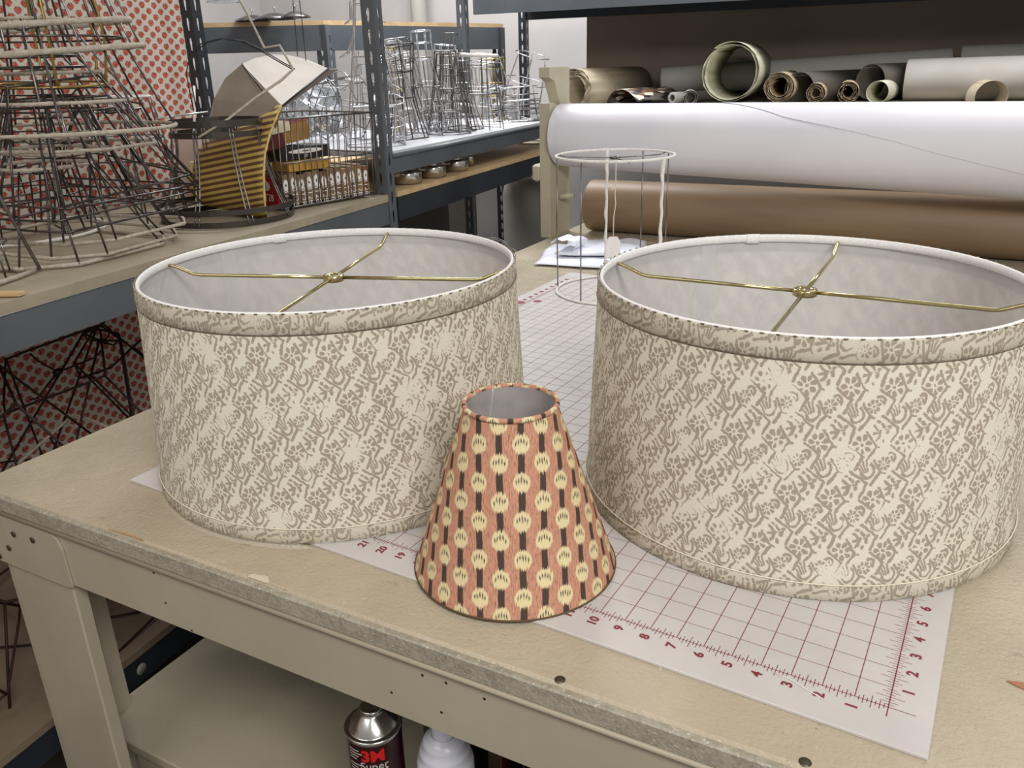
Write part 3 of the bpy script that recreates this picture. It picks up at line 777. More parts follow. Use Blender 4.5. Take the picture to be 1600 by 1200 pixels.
# C: far unit with plywood top
CA, CB, CC = (1.04, 2.44), (.63, 3.42), (1.5, 2.2)
uc = unit('far grey shelf corner with a plywood top under pot lids')
v3 = [Vector((-a, b, 0)) for a, b in (CC, CA, CB)]; v3.append(v3[2] + Vector((-1.1, -.4, 0)))
MB().add([p + Vector((0, 0, z - FZ)) for z in (.672, .69) for p in v3], [(3, 2, 1, 0), (4, 5, 6, 7), (0, 1, 5, 4), (1, 2, 6, 5), (2, 3, 7, 6), (3, 0, 4, 7)]).build('shelf_board', M['ply'], uc)
beam('beam', uc, CC[0], CC[1], CA[0], CA[1], .57, .671, FZ, 'steel_grey'); beam('beam', uc, CA[0], CA[1], CB[0], CB[1], .57, .671, FZ, 'steel_grey')
upright(CA[0] - .012, CA[1] - .01, FZ, .672, uc, FZ, w=.055); upright(CB[0], CB[1] - .03, FZ, .672, uc, FZ, m='steel_dark', w=.05)
MB().add([p + Vector((0, 0, z - FZ)) for z in (.1, .115) for p in v3], [(3, 2, 1, 0), (4, 5, 6, 7), (0, 1, 5, 4), (1, 2, 6, 5), (2, 3, 7, 6), (3, 0, 4, 7)]).build('shelf_board', M['ply'], uc)

# ------------------------------------------------------------------ pot lids, clear bag and cylinder on or by the far shelf
def lid(u, v, r, label):
    p = spot(u, v, .7); pz = Vector((p.x, p.y, 0)); d = (pz - Vector((CAM.x, CAM.y, 0)))
    t = thing('pan_lid', label, 'lid', (p.x, p.y, .6915))
    MB().lathe([(r, 0), (r, .004), (r * .9, .008), (r * .4, .022), (.001, .026)], 32).build('dome', M['wire'], t)
    kb = MB().lathe([(.003, .025), (.003, .04), (.007, .042), (.001, .046)], 10); kb.tube([(-.012, 0, .05), (0, 0, .04), (.012, 0, .05)], .002, 5); kb.build('wing_nut', M['wire_bright'], t)
lid(430, 27, .085, 'larger round metal pan lid on the far plywood top')
lid(395, 30, .075, 'smaller pan lid at the left end of the far plywood top')
lid(462, 24, .06, 'half hidden pan lid behind the larger one on the far plywood top')

# ------------------------------------------------------------------ wire lampshade frames
def outline(shape, r, asp=1.):
    if shape == 'round': return [(r * cos(2 * pi * k / 32), r * asp * sin(2 * pi * k / 32)) for k in range(32)]
    if shape == 'square': a = r; b = r * asp; return [(-a, -b), (a, -b), (a, b), (-a, b)]
    if shape == 'cut':
        a = r; b = r * asp; c = r * .36
        return [(-a + c, -b), (a - c, -b), (a, -b + c), (a, b - c), (a - c, b), (-a + c, b), (-a, b - c), (-a, -b + c)]
    if shape in ('hex', 'oct', 'penta'):
        n = {'hex': 6, 'oct': 8, 'penta': 5}[shape]; return [(r * cos(2 * pi * k / n + .3), r * asp * sin(2 * pi * k / n + .3)) for k in range(n)]
    if shape == 'scallop':
        out = []
        for k in range(6):
            a0 = 2 * pi * k / 6; a1 = a0 + pi / 3
            p, q = Vector((r * cos(a0), r * sin(a0))), Vector((r * cos(a1), r * sin(a1))); m = (p + q) / 2; u = m.normalized()
            for j in range(6):
                f = j / 6; out.append(tuple(p.lerp(q, f) + u * (r * .24 * sin(pi * f))))
        return out
def interp(prof, f):
    x = f * (len(prof) - 1); i = min(int(x), len(prof) - 2); g_ = x - i
    if len(prof) < 3: return (prof[i][0] + (prof[i + 1][0] - prof[i][0]) * g_, prof[i][1] + (prof[i + 1][1] - prof[i][1]) * g_)
    P = [prof[max(0, i - 1)], prof[i], prof[i + 1], prof[min(len(prof) - 1, i + 2)]]
    return tuple(.5 * (2 * P[1][c] + (P[2][c] - P[0][c]) * g_ + (2 * P[0][c] - 5 * P[1][c] + 4 * P[2][c] - P[3][c]) * g_ ** 2 + (3 * P[1][c] - P[0][c] - 3 * P[2][c] + P[3][c]) * g_ ** 3) for c in (0, 1))
NAMES = {0: 'bottom_ring', 1: 'top_ring'}
def frame(label, loc, prof, shape='round', nst=8, m='wire', wrap=(), rings=(), rz=0., tilt=(0, 0), asp=1., rw=.0018, group=None, spider=True, scal=False, wrapm='wrap', ww=.0034, a0=0., base_shape=None, sm='wire', cat='wire frame', skirt=0):
    """prof: (radius, height) from bottom to top; rings: middle rings as fractions; wrap: rings bound in cotton (0 bottom, 1 top, 2.. middle)"""
    t = thing('wire_lampshade_frame', label, cat, loc, group=group, rot=(tilt[0], tilt[1], rz))
    fr = [0., 1.] + list(rings)
    for i, f in enumerate(fr):
        r, z = interp(prof, f); sh = base_shape if (base_shape and i == 0) else shape
        o = outline(sh, r, asp)
        if sh in ('square', 'cut', 'hex', 'oct', 'penta'):
            pts = []
            for a, b in zip(o, o[1:] + o[:1]):
                for j in range(5): pts.append((a[0] + (b[0] - a[0]) * (j / 5 + .02), a[1] + (b[1] - a[1]) * (j / 5 + .02), z))
        else: pts = [(a, b, z + (0)) for a, b in o]
        wr_ = i in wrap
        MB().tube(pts, ww if wr_ else rw, 6, True, lump=.2 if wr_ else 0).build(NAMES.get(i, 'middle_ring'), M[wrapm if wr_ else m], t)
    steps = 2 if len(prof) < 3 else 10
    for k in range(nst):
        pts = []
        for j in range(steps + 1):
            r, z = interp(prof, j / steps); o = outline(shape, r, asp)
            x = (k / nst + a0) % 1 * len(o); i = int(x) % len(o); g_ = x - int(x); a, b = o[i], o[(i + 1) % len(o)]
            pts.append((a[0] + (b[0] - a[0]) * g_, a[1] + (b[1] - a[1]) * g_, z))
        MB().tube(pts, rw, 5).build('strut', M[m], t)
    if spider:
        r, z = prof[-1]
        sp = MB()
        for a in (0, 2 * pi / 3, 4 * pi / 3): sp.tube([(r * cos(a) * .98, r * asp * sin(a) * .98, z), (r * .8 * cos(a), r * asp * .8 * sin(a), z - .012), (.008 * cos(a), .008 * sin(a), z - .014)], rw * .8, 5)
        sp.lathe([(.006, z - .017), (.01, z - .017), (.01, z - .011), (.006, z - .011)], 12)
        sp.build('spider', M['wire_brass' if spider == 'brass' else m], t)
    return t
AZ = .1775
# -- the pile at the far left: nested pyramids, then wrapped frames and tall bells over them
def gp(s, t, z): return G(s, t, z)
pile = 'wire frames nested in the tall pile at the left'
s0, t0 = .27, .38
for k in range(3):
    frame(('innermost wrapped-ring frame at the foot of the left pile, resting on the chipboard shelf', 'second wrapped-ring frame nested low in the left pile', 'third wrapped-ring frame nested low in the left pile, its top ring highest of these three')[k],
          gp(s0 - .012 * k, t0 - .03 + .03 * k, AZ + .004 + .013 * k), [(.185 - .008 * k, 0), (.09, .155 + .012 * k)], 'cut', 8, 'wire_dark', wrap=(0, 1), rz=PH + (-.05, .05, 0)[k], asp=.86, group=pile, ww=.0036, rw=.0020, tilt=(0, (.0, .03, -.02)[k]))
for k in range(4):
    frame(('lowest bare steel square pyramid frame of the left pile', 'second bare steel square pyramid frame from below in the left pile', 'third bare steel square pyramid frame from below in the left pile', 'topmost bare steel square pyramid frame, its flat top tilted, in the left pile')[k],
          gp(s0, t0 + .01, AZ + .065 + .02 * k), [(.185, 0), (.088, .19)], 'square', 8, 'wire_dark', rz=PH + (.03, -.02, .06, -.25)[k], asp=.92, group=pile, rw=.0021, tilt=((.0, .02, -.01, .1)[k], (.01, -.01, .02, .08)[k]))
frame('wrapped frame with a small cut-corner top over the bare pyramids in the left pile', gp(s0, t0 + .02, AZ + .19), [(.18, 0), (.105, .13)], 'cut', 6, 'wire', wrap=(0, 1), rz=PH + .1, asp=.7, rw=.0022, group=pile)
frame('uppermost wrapped frame with a narrow cut-corner top in the left pile', gp(s0 + .01, t0 + .01, AZ + .27), [(.19, 0), (.085, .14)], 'cut', 6, 'wire', wrap=(0, 1), rz=PH - .1, asp=.6, rw=.0022, group=pile)
frame('wide frame with a thick white wrapped oval ring high in the left pile', gp(s0 + .02, t0 + .03, AZ + .355), [(.2, 0), (.15, .18), (.12, .34)], 'round', 10, 'wire', wrap=(0, 2), rings=(.16,), rz=.4, asp=.8, ww=.006, group=pile, tilt=(.05, -.04))
frame('tall bare bell frame reaching above the picture from the left pile', gp(s0, t0 + .03, AZ + .22), [(.23, 0), (.16, .15), (.11, .35), (.09, .6)], 'round', 9, 'wire_dark', wrap=(0,), rings=(.35,), rz=.1, asp=.85, rw=.0022, group=pile, spider=False, ww=.004)
frame('inner tall frame with brass ring and spider seen inside the left pile', gp(s0 - .02, t0 + .02, AZ + .3), [(.1, 0), (.11, .12), (.06, .4)], 'round', 6, 'wire_brass', rz=.6, rw=.0026, group=pile, spider='brass', tilt=(.04, .02))
frame('upright narrow frame with bronze rings in the upper left pile', gp(s0 + .04, t0 + .0, AZ + .33), [(.125, 0), (.1, .08), (.09, .5)], 'round', 7, 'wire_dark', rz=.3, rw=.002, group=pile, spider='brass', rings=(.3,))
frame('wrapped square frame cut off by the left edge of the picture, beside the pile', gp(.24, .02, AZ + .004), [(.15, 0), (.1, .27)], 'square', 4, 'wire', wrap=(0, 1), rz=PH + .2, rw=.003, group=pile, tilt=(0, 0), ww=.0045)
frame('small bare steel ring frame at the front left of the chipboard shelf', spot(-24, 436, AZ), [(.05, .002), (.045, .06)], 'round', 4, 'wire', rz=.2, spider=False)
frame('grey wire frame leaning between the left pile and the banded frame', gp(.42, .66, AZ + .004), [(.15, 0), (.13, .1), (.07, .25)], 'round', 8, 'wire_dark', rz=.5, rings=(.5,), tilt=(.08, .1), group=None, rw=.002)
frame('partly wrapped frame with a drooping white tie behind the banded frame', gp(.5, .78, AZ + .005), [(.12, 0), (.1, .14), (.08, .26)], 'hex', 6, 'wire', wrap=(1,), rz=.2, rings=(.6,), rw=.002, wrapm='wrap_white')
frame('low wire frame with white wrapped foot behind the foot of the left pile', gp(.5, .45, AZ + .004), [(.17, 0), (.1, .2)], 'round', 8, 'wire_dark', wrap=(0,), rz=.1, rings=(.4,), wrapm='wrap_white')

# banded frame: dark flat metal bands for rings, paired curved rods
bf = thing('banded_lampshade_frame', 'flared frame with flat dark metal bands and paired curved steel rods', 'wire frame', gp(.18, .74, AZ), PH)
def oval(r, z, a=1.): return [(r * cos(2 * pi * k / 40), r * a * sin(2 * pi * k / 40), z) for k in range(40)]
MB().band(oval(.145, .0), .012, .002).build('bottom_band', M['band_dark'], bf); MB().band(oval(.150, .026), .011, .002).build('bottom_band', M['band_dark'], bf)
MB().band(oval(.098, .182), .012, .002).build('top_band', M['band_dark'], bf); MB().band(oval(.098, .204), .014, .002).build('top_band', M['band_dark'], bf)
for k in range(8):
    for dd in (-.035, .035):
        a = 2 * pi * k / 8 + .25 + dd
        MB().tube([(interp([(.149, 0), (.125, .06), (.105, .13), (.097, .2)], j / 8)[0] * cos(a), interp([(.149, 0), (.125, .06), (.105, .13), (.097, .2)], j / 8)[0] * sin(a), interp([(.149, 0), (.125, .06), (.105, .13), (.097, .2)], j / 8)[1] + .004) for j in range(9)], .0018, 5).build('rod', M['wire'], bf)

# ------------------------------------------------------------------ shades, hoop, basket and boxes on the chipboard shelf
RT = Vector((.8588, .5116, 0)).normalized(); FW = Vector((-.5116, .8588, 0))   # across and into the room as seen at the bench
def along(u, v, D):
    k = ray(u, v); h = sqrt(k.x * k.x + k.y * k.y); return CAM + k * (D / h)
def stripes(name):
    m = mat(name, (168, 138, 66), .55); n = NT(m); u, v, _ = n.sep(n.uvc())
    f = n.rng(n.m('SINE', u * (2 * pi / .0128)), -.12, .12)
    n.put(n.b.inputs['Base Color'], n.mix(f, lin((182, 154, 82)), lin((92, 62, 36)))); return m
ss = thing('striped_lampshade', 'gold and brown striped panelled bell lampshade with piped edge left of the basket', 'lampshade')
RE = [along(u, v, d) for u, v, d in ((440, 165, 2.0), (430, 188, 1.985), (421, 212, 1.97), (414, 240, 1.955), (412, 270, 1.945), (413, 305, 1.94), (416, 341, 1.94))]
LE = [along(u, v, d) for u, v, d in ((322, 228, 2.14), (313, 240, 2.13), (307, 254, 2.12), (304, 270, 2.11), (303, 286, 2.105), (305, 302, 2.10), (309, 318, 2.10))]
RE[-1].z = max(RE[-1].z, AZ + .002); LE[-1].z = max(LE[-1].z, AZ + .002)
smat = stripes('gold_brown_stripes')
def bell(nm, a, b, m_, bowl=.0, off=0.):
    mb = MB(); vs = []; fs = []; uv = []; nx_ = 10; K = len(a); L = [0]
    for i in range(1, K): L.append(L[-1] + (a[i] - a[i - 1]).length)
    for i in range(K):
        for k in range(nx_ + 1):
            p = a[i].lerp(b[i], k / nx_); vs.append(p)
    for i in range(K - 1):
        for k in range(nx_):
            q = i * (nx_ + 1) + k; fs.append((q, q + 1, q + nx_ + 2, q + nx_ + 1)); uv.append([(vs[w_].z - .19 * vs[w_].dot(RT), 0) for w_ in (q, q + 1, q + nx_ + 2, q + nx_ + 1)])
    o = mb.add(vs, fs, 0, True, uv).build(nm, m_, ss); md = o.modifiers.new('s', 'SOLIDIFY'); md.thickness = .0015; md.offset = -1; return o
kk_ = ray(428, 250); BKV = Vector((kk_.x, kk_.y, 0)).normalized() * .12 - RT * .012
RB = [p + BKV * (1 + .0 * i) for i, p in enumerate(RE)]; LB_ = [p + BKV for p in LE]
bell('striped_panel', LE, RE, smat); bell('striped_panel', RE, RB, smat); bell('striped_panel', RB, LB_, smat); bell('striped_panel', LB_, LE, smat)
pip = []
for i in range(len(RE) - 1):
    for k in range(6): pip.append(RE[i].lerp(RE[i + 1], k / 6))
MB().tube(pip, .0024, 6, lump=.3).build('piping', mat('gold_trim', (206, 180, 108), .6), ss)

ws = thing('panel_lampshade', 'off-white panelled lampshade with black edges leaning above the striped shade', 'lampshade')
def panel(name, pts, m, parent, th=.003, bow=0.):
    P = [Vector(p) for p in pts]; nrm = (P[1] - P[0]).cross(P[2] - P[0]).normalized() * th
    n = len(P); return MB().add(P + [p + nrm for p in P], [tuple(range(n)), tuple(range(2 * n - 1, n - 1, -1))] + [(i, n + i, n + (i + 1) % n, (i + 1) % n) for i in range(n)]).build(name, m, parent)
A_, B_, C_ = along(378, 100, 2.24), along(441, 166, 2.1), along(513, 107, 2.28)
top = [along(u, v, d) for u, v, d in ((400, 90, 2.27), (425, 85, 2.29), (450, 86, 2.3), (480, 93, 2.3))]
D_ = [along(u, v, d) for u, v, d in ((352, 122, 2.25), (334, 155, 2.24), (324, 195, 2.23))]
E_ = along(328, 228, 2.22); F_ = along(428, 205, 2.13)
m_off = noisy('offwhite_shade', (226, 220, 210), (214, 208, 198), 8, .8); m_shadow = noisy('shadowed_offwhite', (152, 142, 130), (140, 130, 118), 8, .8)  # second one is the same off-white with its shadow put into the colour
panel('panel', [A_] + top + [C_, B_], m_off, ws); panel('panel', [A_, B_, F_, E_] + D_[::-1], m_shadow, ws)
BK = along(470, 60, 2.6)
panel('panel', [C_, B_, B_ + FW * .16 - RT * .03, C_ + FW * .12], m_shadow, ws)
eb = MB().tube([A_, A_.lerp(B_, .5), B_], .0018, 5); eb.build('ridge_piping', m_off, ws)
MB().tube([C_, B_], .0026, 6).build('black_edge', M['black'], ws)
MB().tube([A_ + Vector((0, 0, .001)), along(410, 143, 2.12)], .0018, 5).build('black_tie', M['black'], ws)
hp = thing('wire_hoop', 'thin black wire hoop arching over the off-white shade', 'wire')
for off in (0, 5):
    MB().tube([along(u + off, v, 2.05) for u, v in ((303, 175), (297, 145), (291, 115), (297, 85), (315, 68), (345, 60), (375, 64), (405, 78), (433, 95), (456, 108))], .0013, 5).build('wire', M['black'], hp)
rf = thing('wrapped_wire_frame', 'bent rectangular frame wound in cotton lying across the off-white shade', 'wire frame')
MB().tube([along(u, v, d) for u, v, d in ((372, -5, 2.1), (395, 38, 2.06), (413, 75, 2.04), (437, 71, 2.04), (448, 90, 2.0), (458, 108, 1.98), (440, 125, 1.96), (400, 152, 1.94), (358, 185, 1.93), (310, 215, 1.92))], .0028, 6, lump=.15).build('rail', M['wrap'], rf)
MB().tube([along(u, v, d) for u, v, d in ((457, -6, 2.2), (460, 30, 2.2), (465, 88, 2.2))], .0012, 5).build('rail', M['wire_dark'], rf)
MB().tube([along(u, v, d) for u, v, d in ((467, -6, 2.2), (472, 35, 2.2), (478, 95, 2.2))], .0012, 5).build('rail', M['wire_dark'], rf)
MB().tube([along(u, v, d) for u, v, d in ((303, 135, 2.1), (304, 175, 2.05), (303, 205, 2.02))], .003, 6).build('rail', M['wrap_white'], rf)
MB().tube([along(u, v, d) for u, v, d in ((244, 186, 1.98), (280, 180, 2.0), (325, 175, 2.02))], .002, 6).build('rail', M['wire_bright'], rf)

# basket
bk = thing('wire_basket', 'chrome wire basket holding bulb boxes on the chipboard shelf', 'basket', gp(0, 0, 0))
c1, c2 = spot(444, 327, .182), spot(588, 303, .182)
bx = (c2 - c1); bl = bx.length; bx.normalize(); by = Vector((-bx.y, bx.x, 0)); bd = .30; bk.location = (c1.x, c1.y, .1815); bk.rotation_euler = (0, 0, atan2(bx.y, bx.x)); bh = .205
def rod(nm, pts, r=.0014, m='wire'): return MB().tube(pts, r, 6).build(nm, M[m], bk)
rod('rim', [(-.006, .0, .06), (-.012, 0, bh - .01), (0, 0, bh), (bl + .01, 0, bh), (bl + .01, bd, bh), (.02, bd, bh)], .0026)
rod('rim', [(0, bd, .06), (0, 0, .06)], .0024, 'wire_dark')
rod('base_rail', [(0, 0, .002), (bl, 0, .002), (bl, bd, .002), (0, bd, .002), (0, 0, .002)], .0024)
rod('middle_rail', [(0, 0, .105), (bl + .005, 0, .105), (bl + .005, bd, .105)], .0018)
for k in range(17): rod('front_wire', [(bl * k / 16.5 + .012, 0, bh), (bl * k / 16.5, 0, .002), (bl * k / 16.5, .012, -.0)])
for k in range(9): rod('side_wire', [(0, bd * k / 8, .002), (0, bd * k / 8 + .004, .06)], .0014, 'wire_dark')
for k in range(9): rod('side_wire', [(bl, bd * k / 8, .002), (bl + .01, bd * k / 8, bh)])
for k in range(8): rod('base_wire', [(bl * k / 7, 0, .002), (bl * k / 7, bd, .002)], .0014, 'wire_dark')
for k in range(12): rod('back_wire', [(bl * k / 11 + .012, bd, bh), (bl * k / 11, bd, .002)], .0014)
def carton(label, x, y, z, wx, wy, wz, col, side=None, rz=0., face=None, txt=None, name='bulb_box', group='bulb boxes standing in the wire basket', cat='box', tilt=0., oval_=True):
    c = thing(name, label, cat, group=group)
    c.matrix_world = Matrix.Translation(bk.location) @ Matrix.Rotation(bk.rotation_euler.z, 4, 'Z') @ Matrix.Translation((x, y, z)) @ Matrix.Rotation(rz, 4, 'Z') @ Matrix.Rotation(tilt, 4, 'Y')
    MB().box(0, wx, 0, wy, 0, wz, bev=.0008).build('carton', side or mat('carton_paint', col, .5), c)
    if oval_:
        o = MB().add([(wx / 2 + wx * .36 * cos(a), -.0004, wz * .66 + wz * .19 * sin(a)) for a in [2 * pi * i / 18 for i in range(18)]], [tuple(range(18))])
        o.add([(wx / 2 + wx * .09 * cos(a), -.0006, wz * .66 + wz * .05 * sin(a)) for a in [2 * pi * i / 8 for i in range(8)]], [tuple(range(8))], 1)
        if txt: text_mb(o, txt, wz * .3, Matrix.Translation((wx / 2, -.0005, wz * .25)) @ Matrix.Rotation(pi / 2, 4, 'X') @ Matrix.Rotation(-pi / 2 if wx < .03 else 0, 4, 'Z'), 0, .0001)
        o.build('printing', [M['tape'], M['black']], c)
    return c
cols = [(128, 110, 92), (140, 118, 94), (132, 112, 90), (146, 124, 98), (136, 114, 88), (118, 92, 66), (140, 112, 78), (130, 104, 74), (150, 118, 80), (138, 112, 84), (152, 120, 78), (134, 84, 42)]
mats_ = [noisy('carton_tan_%s' % 'abcdefghijkl'[i], c, tuple(int(x * .86) for x in c), 30, .5) for i, c in enumerate(cols)]
nn_ = len(cols); wbx = (bl - .02) / nn_
for i in range(nn_):
    lab = ['narrow brown bulb box beside the red-ended box', 'narrow tan bulb box, second after the red-ended one', 'narrow tan bulb box, third after the red-ended one', 'narrow tan bulb box, fourth after the red-ended one', 'narrow tan bulb box just left of the dark gap in the basket',
           'darkest brown bulb box mid-row in the basket', 'tan bulb box right of the darkest one in the basket', 'brown bulb box under the right end of the gold box', 'bulb box, fourth from the right end of the basket row', 'bulb box, third from the right end of the basket row', 'bulb box, second from the right end of the basket row', 'orange-brown bulb box at the right end of the basket row'][i]
    carton(lab, .008 + wbx * i, .008, .006, wbx * .93, .11, .072 + .004 * sin(i * 2.1), cols[i], mats_[i], txt='BT28')
rb_ = carton('red-ended bulb box with a white oval at the left corner of the basket', -.004, .012, .004, .006, .09, .068, (150, 28, 44), tilt=0, oval_=False)
o = MB().add([(-.0004, .045 + .016 * cos(a), .048 + .012 * sin(a)) for a in [2 * pi * i / 20 for i in range(20)]], [tuple(range(20))[::-1]])
text_mb(o, 'BT28', .024, Matrix.Translation((-.0005, .045, .02)) @ Matrix.Rotation(-pi / 2, 4, 'Z') @ Matrix.Rotation(pi / 2, 4, 'X'), 0, .0001); o.build('printing', M['tape'], rb_)
carton('flat gold box lying on the row of bulb boxes', .03, .004, .083, .12, .07, .02, (190, 146, 52), noisy('gold_carton', (196, 154, 62), (168, 122, 42), 20, .5), name='gold_box', group=None, oval_=False)
carton('black box with white printing resting behind the gold box', .045, .05, .104, .15, .09, .03, (26, 22, 24), name='black_box', group=None, rz=.05, txt='BT', oval_=True)
tbx = carton('tan folded carton with burgundy and cream bands on top of the basket', .02, .06, .136, .14, .12, .045, (176, 134, 60), noisy('tan_carton', (178, 138, 66), (150, 110, 50), 12, .5), name='printed_carton', group=None, rz=.15, tilt=-.1, oval_=False)
MB().box(-.05, .05, -.004, .12, -.005, .05, bev=.001).build('burgundy_flap', mat('burgundy_card', (92, 22, 26), .5), tbx)
MB().box(-.05, .075, -.0055, .122, .03, .052, bev=.001).build('cream_band', mat('cream_card', (222, 212, 186), .5), tbx)
MB().box(.05, .141, -.002, .122, .045, .048).build('rose_band', mat('rose_card', (160, 92, 88), .5), tbx)
pb = thing('pink_carton', 'tall pale pink carton standing behind the banded frame', 'box', gp(.5, 1.0, AZ), PH + .2)
MB().box(-.03, .03, -.03, .03, 0, .19, bev=.001).build('carton', noisy('pink_card', (208, 186, 180), (190, 166, 160), 9, .6), pb)
yb = thing('yellow_bottle', 'small cream and yellow bottle behind the banded frame', 'bottle', gp(.44, .93, AZ))
MB().lathe([(.018, 0), (.018, .06), (.012, .072)], 20, capb=True).build('body', mat('yellow_plastic', (196, 168, 70), .4), yb); MB().lathe([(.014, .07), (.014, .1), (.001, .1)], 20).build('cap', mat('cream_plastic', (214, 198, 160), .5), yb)
wd = thing('wood_scrap', 'short tan wood offcut at the front edge of the chipboard shelf', 'wood', spot(2, 462, .1775), PH + .35)
MB().box(-.06, .035, -.008, .008, 0, .006, bev=.0006).build('strip', M['ply'], wd)

# frames lying behind the basket and on the white board
BZ = .2865
def pf(u, v, z=BZ): p = spot(u, v, z); return Vector((p.x, p.y, z))
def bframe(label, u, vb, vt, rb_, rm, rt_, shape, n, m, **k):
    p = pf(u, vb); h = height_over(p, vt) - BZ; g_ = k.pop('grp', 'wire frames in rows on the white shelf board')
    prof = [(rb_, 0), (rm, h * .5), (rt_, h)] if rm else [(rb_, 0), (rt_, h)]
    return frame(label, p, prof, shape, n, m, group=g_, **k)
bframe('silver frame with flaring pagoda tiers reaching above the picture behind the slotted post', 588, 226, -60, .09, .05, .02, 'hex', 6, 'wire_bright', rings=(.25, .5, .75), rw=.0022)
for k, (zz, rr_) in enumerate(((.13, .095), (.22, .08), (.3, .066))):
    pass
pg = thing('pagoda_wire_skirt', 'upturned flared wire tiers hooked over the pagoda frame behind the slotted post', 'wire frame', pf(586, 226))
for zz, rr_ in ((.15, .09), (.235, .085), (.32, .06)):
    for k in range(6):
        a = 2 * pi * k / 6 + .3
        MB().tube([(.03 * cos(a), .03 * sin(a), zz + .1), (.04 * cos(a), .04 * sin(a), zz + .05), (rr_ * .72 * cos(a), rr_ * .72 * sin(a), zz + .012), (rr_ * cos(a), rr_ * sin(a), zz)], .0022, 5).build('rib', M['wire_bright'], pg)
bl_ = [('front nested bell frame with dark hexagon foot beside the slotted post', 640, 218, 70, .062, .036, .055, 'hex', 6, 'wire_dark', dict(rings=(.45, .7), tilt=(0, -.1))),
       ('second frame nested into the front bell frame beside the slotted post', 634, 214, 62, .07, .05, .045, 'round', 8, 'wire_silver', dict(rings=(.3, .6, .8), tilt=(.05, -.17))),
       ('third leaning frame of the stack beside the slotted post', 650, 211, 60, .08, .055, .048, 'round', 8, 'wire', dict(rings=(.25, .5, .75), tilt=(0, -.2))),
       ('tall curved frame with open collar behind the leaning stack', 672, 207, 48, .06, .04, .034, 'oct', 8, 'wire_bright', dict(rings=(.7, .85), tilt=(0, -.05))),
       ('frame with brassy rods inside the leaning stack', 628, 205, 75, .06, .045, .04, 'round', 6, 'wire_brass', dict(rings=(.5,), tilt=(0, -.1))),
       ('barrel frame crowded behind the leaning stack', 660, 204, 90, .085, .075, .05, 'round', 10, 'wire', dict(rings=(.3, .6))),
       ('narrow topped frame with flat round cap in mid-shelf', 712, 200, 52, .06, .035, .028, 'hex', 6, 'wire', dict(rings=(.4,))),
       ('conical frame at the board edge in mid-shelf', 702, 208, 80, .075, .05, .036, 'oct', 8, 'wire', dict(rings=(.3, .55, .8))),
       ('second conical frame nested over the mid-shelf cone', 706, 204, 84, .085, .058, .04, 'round', 9, 'wire_dark', dict(rings=(.4, .7))),
       ('third conical frame in the nested mid-shelf stack', 714, 201, 88, .095, .06, .045, 'round', 8, 'wire', dict(rings=(.2, .5, .8))),
       ('octagonal frame with thick white bound top and foot', 742, 201, 86, .105, .085, .075, 'oct', 8, 'wire', dict(rings=(.5,), wrap=(1,), wrapm='wrap_white', ww=.006, tilt=(0, .06))),
       ('wide frame with white bound foot around the octagonal one', 748, 192, 105, .12, .09, .07, 'oct', 8, 'wire', dict(wrap=(0,), wrapm='wrap_white', ww=.005)),
       ('brass rimmed frame behind the octagonal one', 772, 186, 92, .06, .05, .055, 'round', 6, 'wire_brass', dict(rings=(.4, .6, .8)))]
bl_ += [(l_, u_, vb_, vt_, r1_, r2_, r3_, sh_, nn2, m2_, dict(rings=rg_, tilt=tt_)) for l_, u_, vb_, vt_, r1_, r2_, r3_, sh_, nn2, m2_, rg_, tt_ in (
    ('silver hexagon frame with many hoops just right of the slotted post', 622, 212, 66, .07, .06, .05, 'hex', 6, 'wire_silver', (.2, .4, .6, .8), (0, -.08)),
    ('round silver cage frame low between the leaning stack and the cone', 676, 205, 130, .06, .065, .05, 'round', 10, 'wire_silver', (.3, .6), (.1, .1)),
    ('silver bell frame leaning right behind the leaning stack', 690, 198, 70, .07, .04, .04, 'oct', 8, 'wire_silver', (.35, .7), (0, .12)),
    ('narrow silver frame with close hoops behind the mid-shelf cone', 724, 196, 95, .05, .045, .04, 'round', 8, 'wire_silver', (.2, .35, .5, .65, .8), (0, 0)),
    ('silver frame with square top behind the white bound one', 756, 188, 98, .07, .06, .05, 'square', 8, 'wire_silver', (.3, .6), (.03, .05)),
    ('low silver frame lying against the slotted post', 606, 222, 150, .05, .05, .045, 'oct', 8, 'wire_silver', (.5,), (.2, .3)),
    ('silver scalloped frame behind the leaning stack', 646, 200, 84, .07, .06, .05, 'scallop', 6, 'wire_silver', (.3, .55, .8), (0, -.12)),
    ('wide silver frame at the back left of the white board', 600, 214, 100, .09, .07, .06, 'round', 10, 'wire_silver', (.3, .6), (0, -.05)))]
for a in bl_:
    bframe(*a[:10], **a[10], spider=False)
for k in range(5):
    bframe(('lowest scalloped frame of the stack at the right end of the board', 'second scalloped frame from below at the right end of the board', 'third scalloped frame from below at the right end of the board', 'fourth scalloped frame from below at the right end of the board', 'topmost scalloped frame, tilted, at the right end of the board')[k],
           812 - (k > 3) * 4, 188, (170, 158, 148, 136, 82)[k], .085, .078, .07 - .01 * (k > 3), 'scallop', 6, 'wire_bright' if k > 2 else 'wire', rings=(.6,), spider=False, tilt=(0, -.02 * k if k < 4 else .3), grp='scalloped wire frames stacked at the right end of the board')
for k in range(4):
    bframe(('lowest scalloped frame in the left one of the two end stacks', 'second scalloped frame from below in the left one of the two end stacks', 'third scalloped frame from below in the left one of the two end stacks', 'top scalloped frame, tilted, in the left one of the two end stacks')[k],
           782, 186, (166, 152, 138, 92)[k], .078, .072, .062, 'scallop', 6, 'wire_silver', rings=(.5,), spider=False, tilt=(0, .02 * k if k < 3 else -.25), grp='scalloped wire frames stacked at the right end of the board')
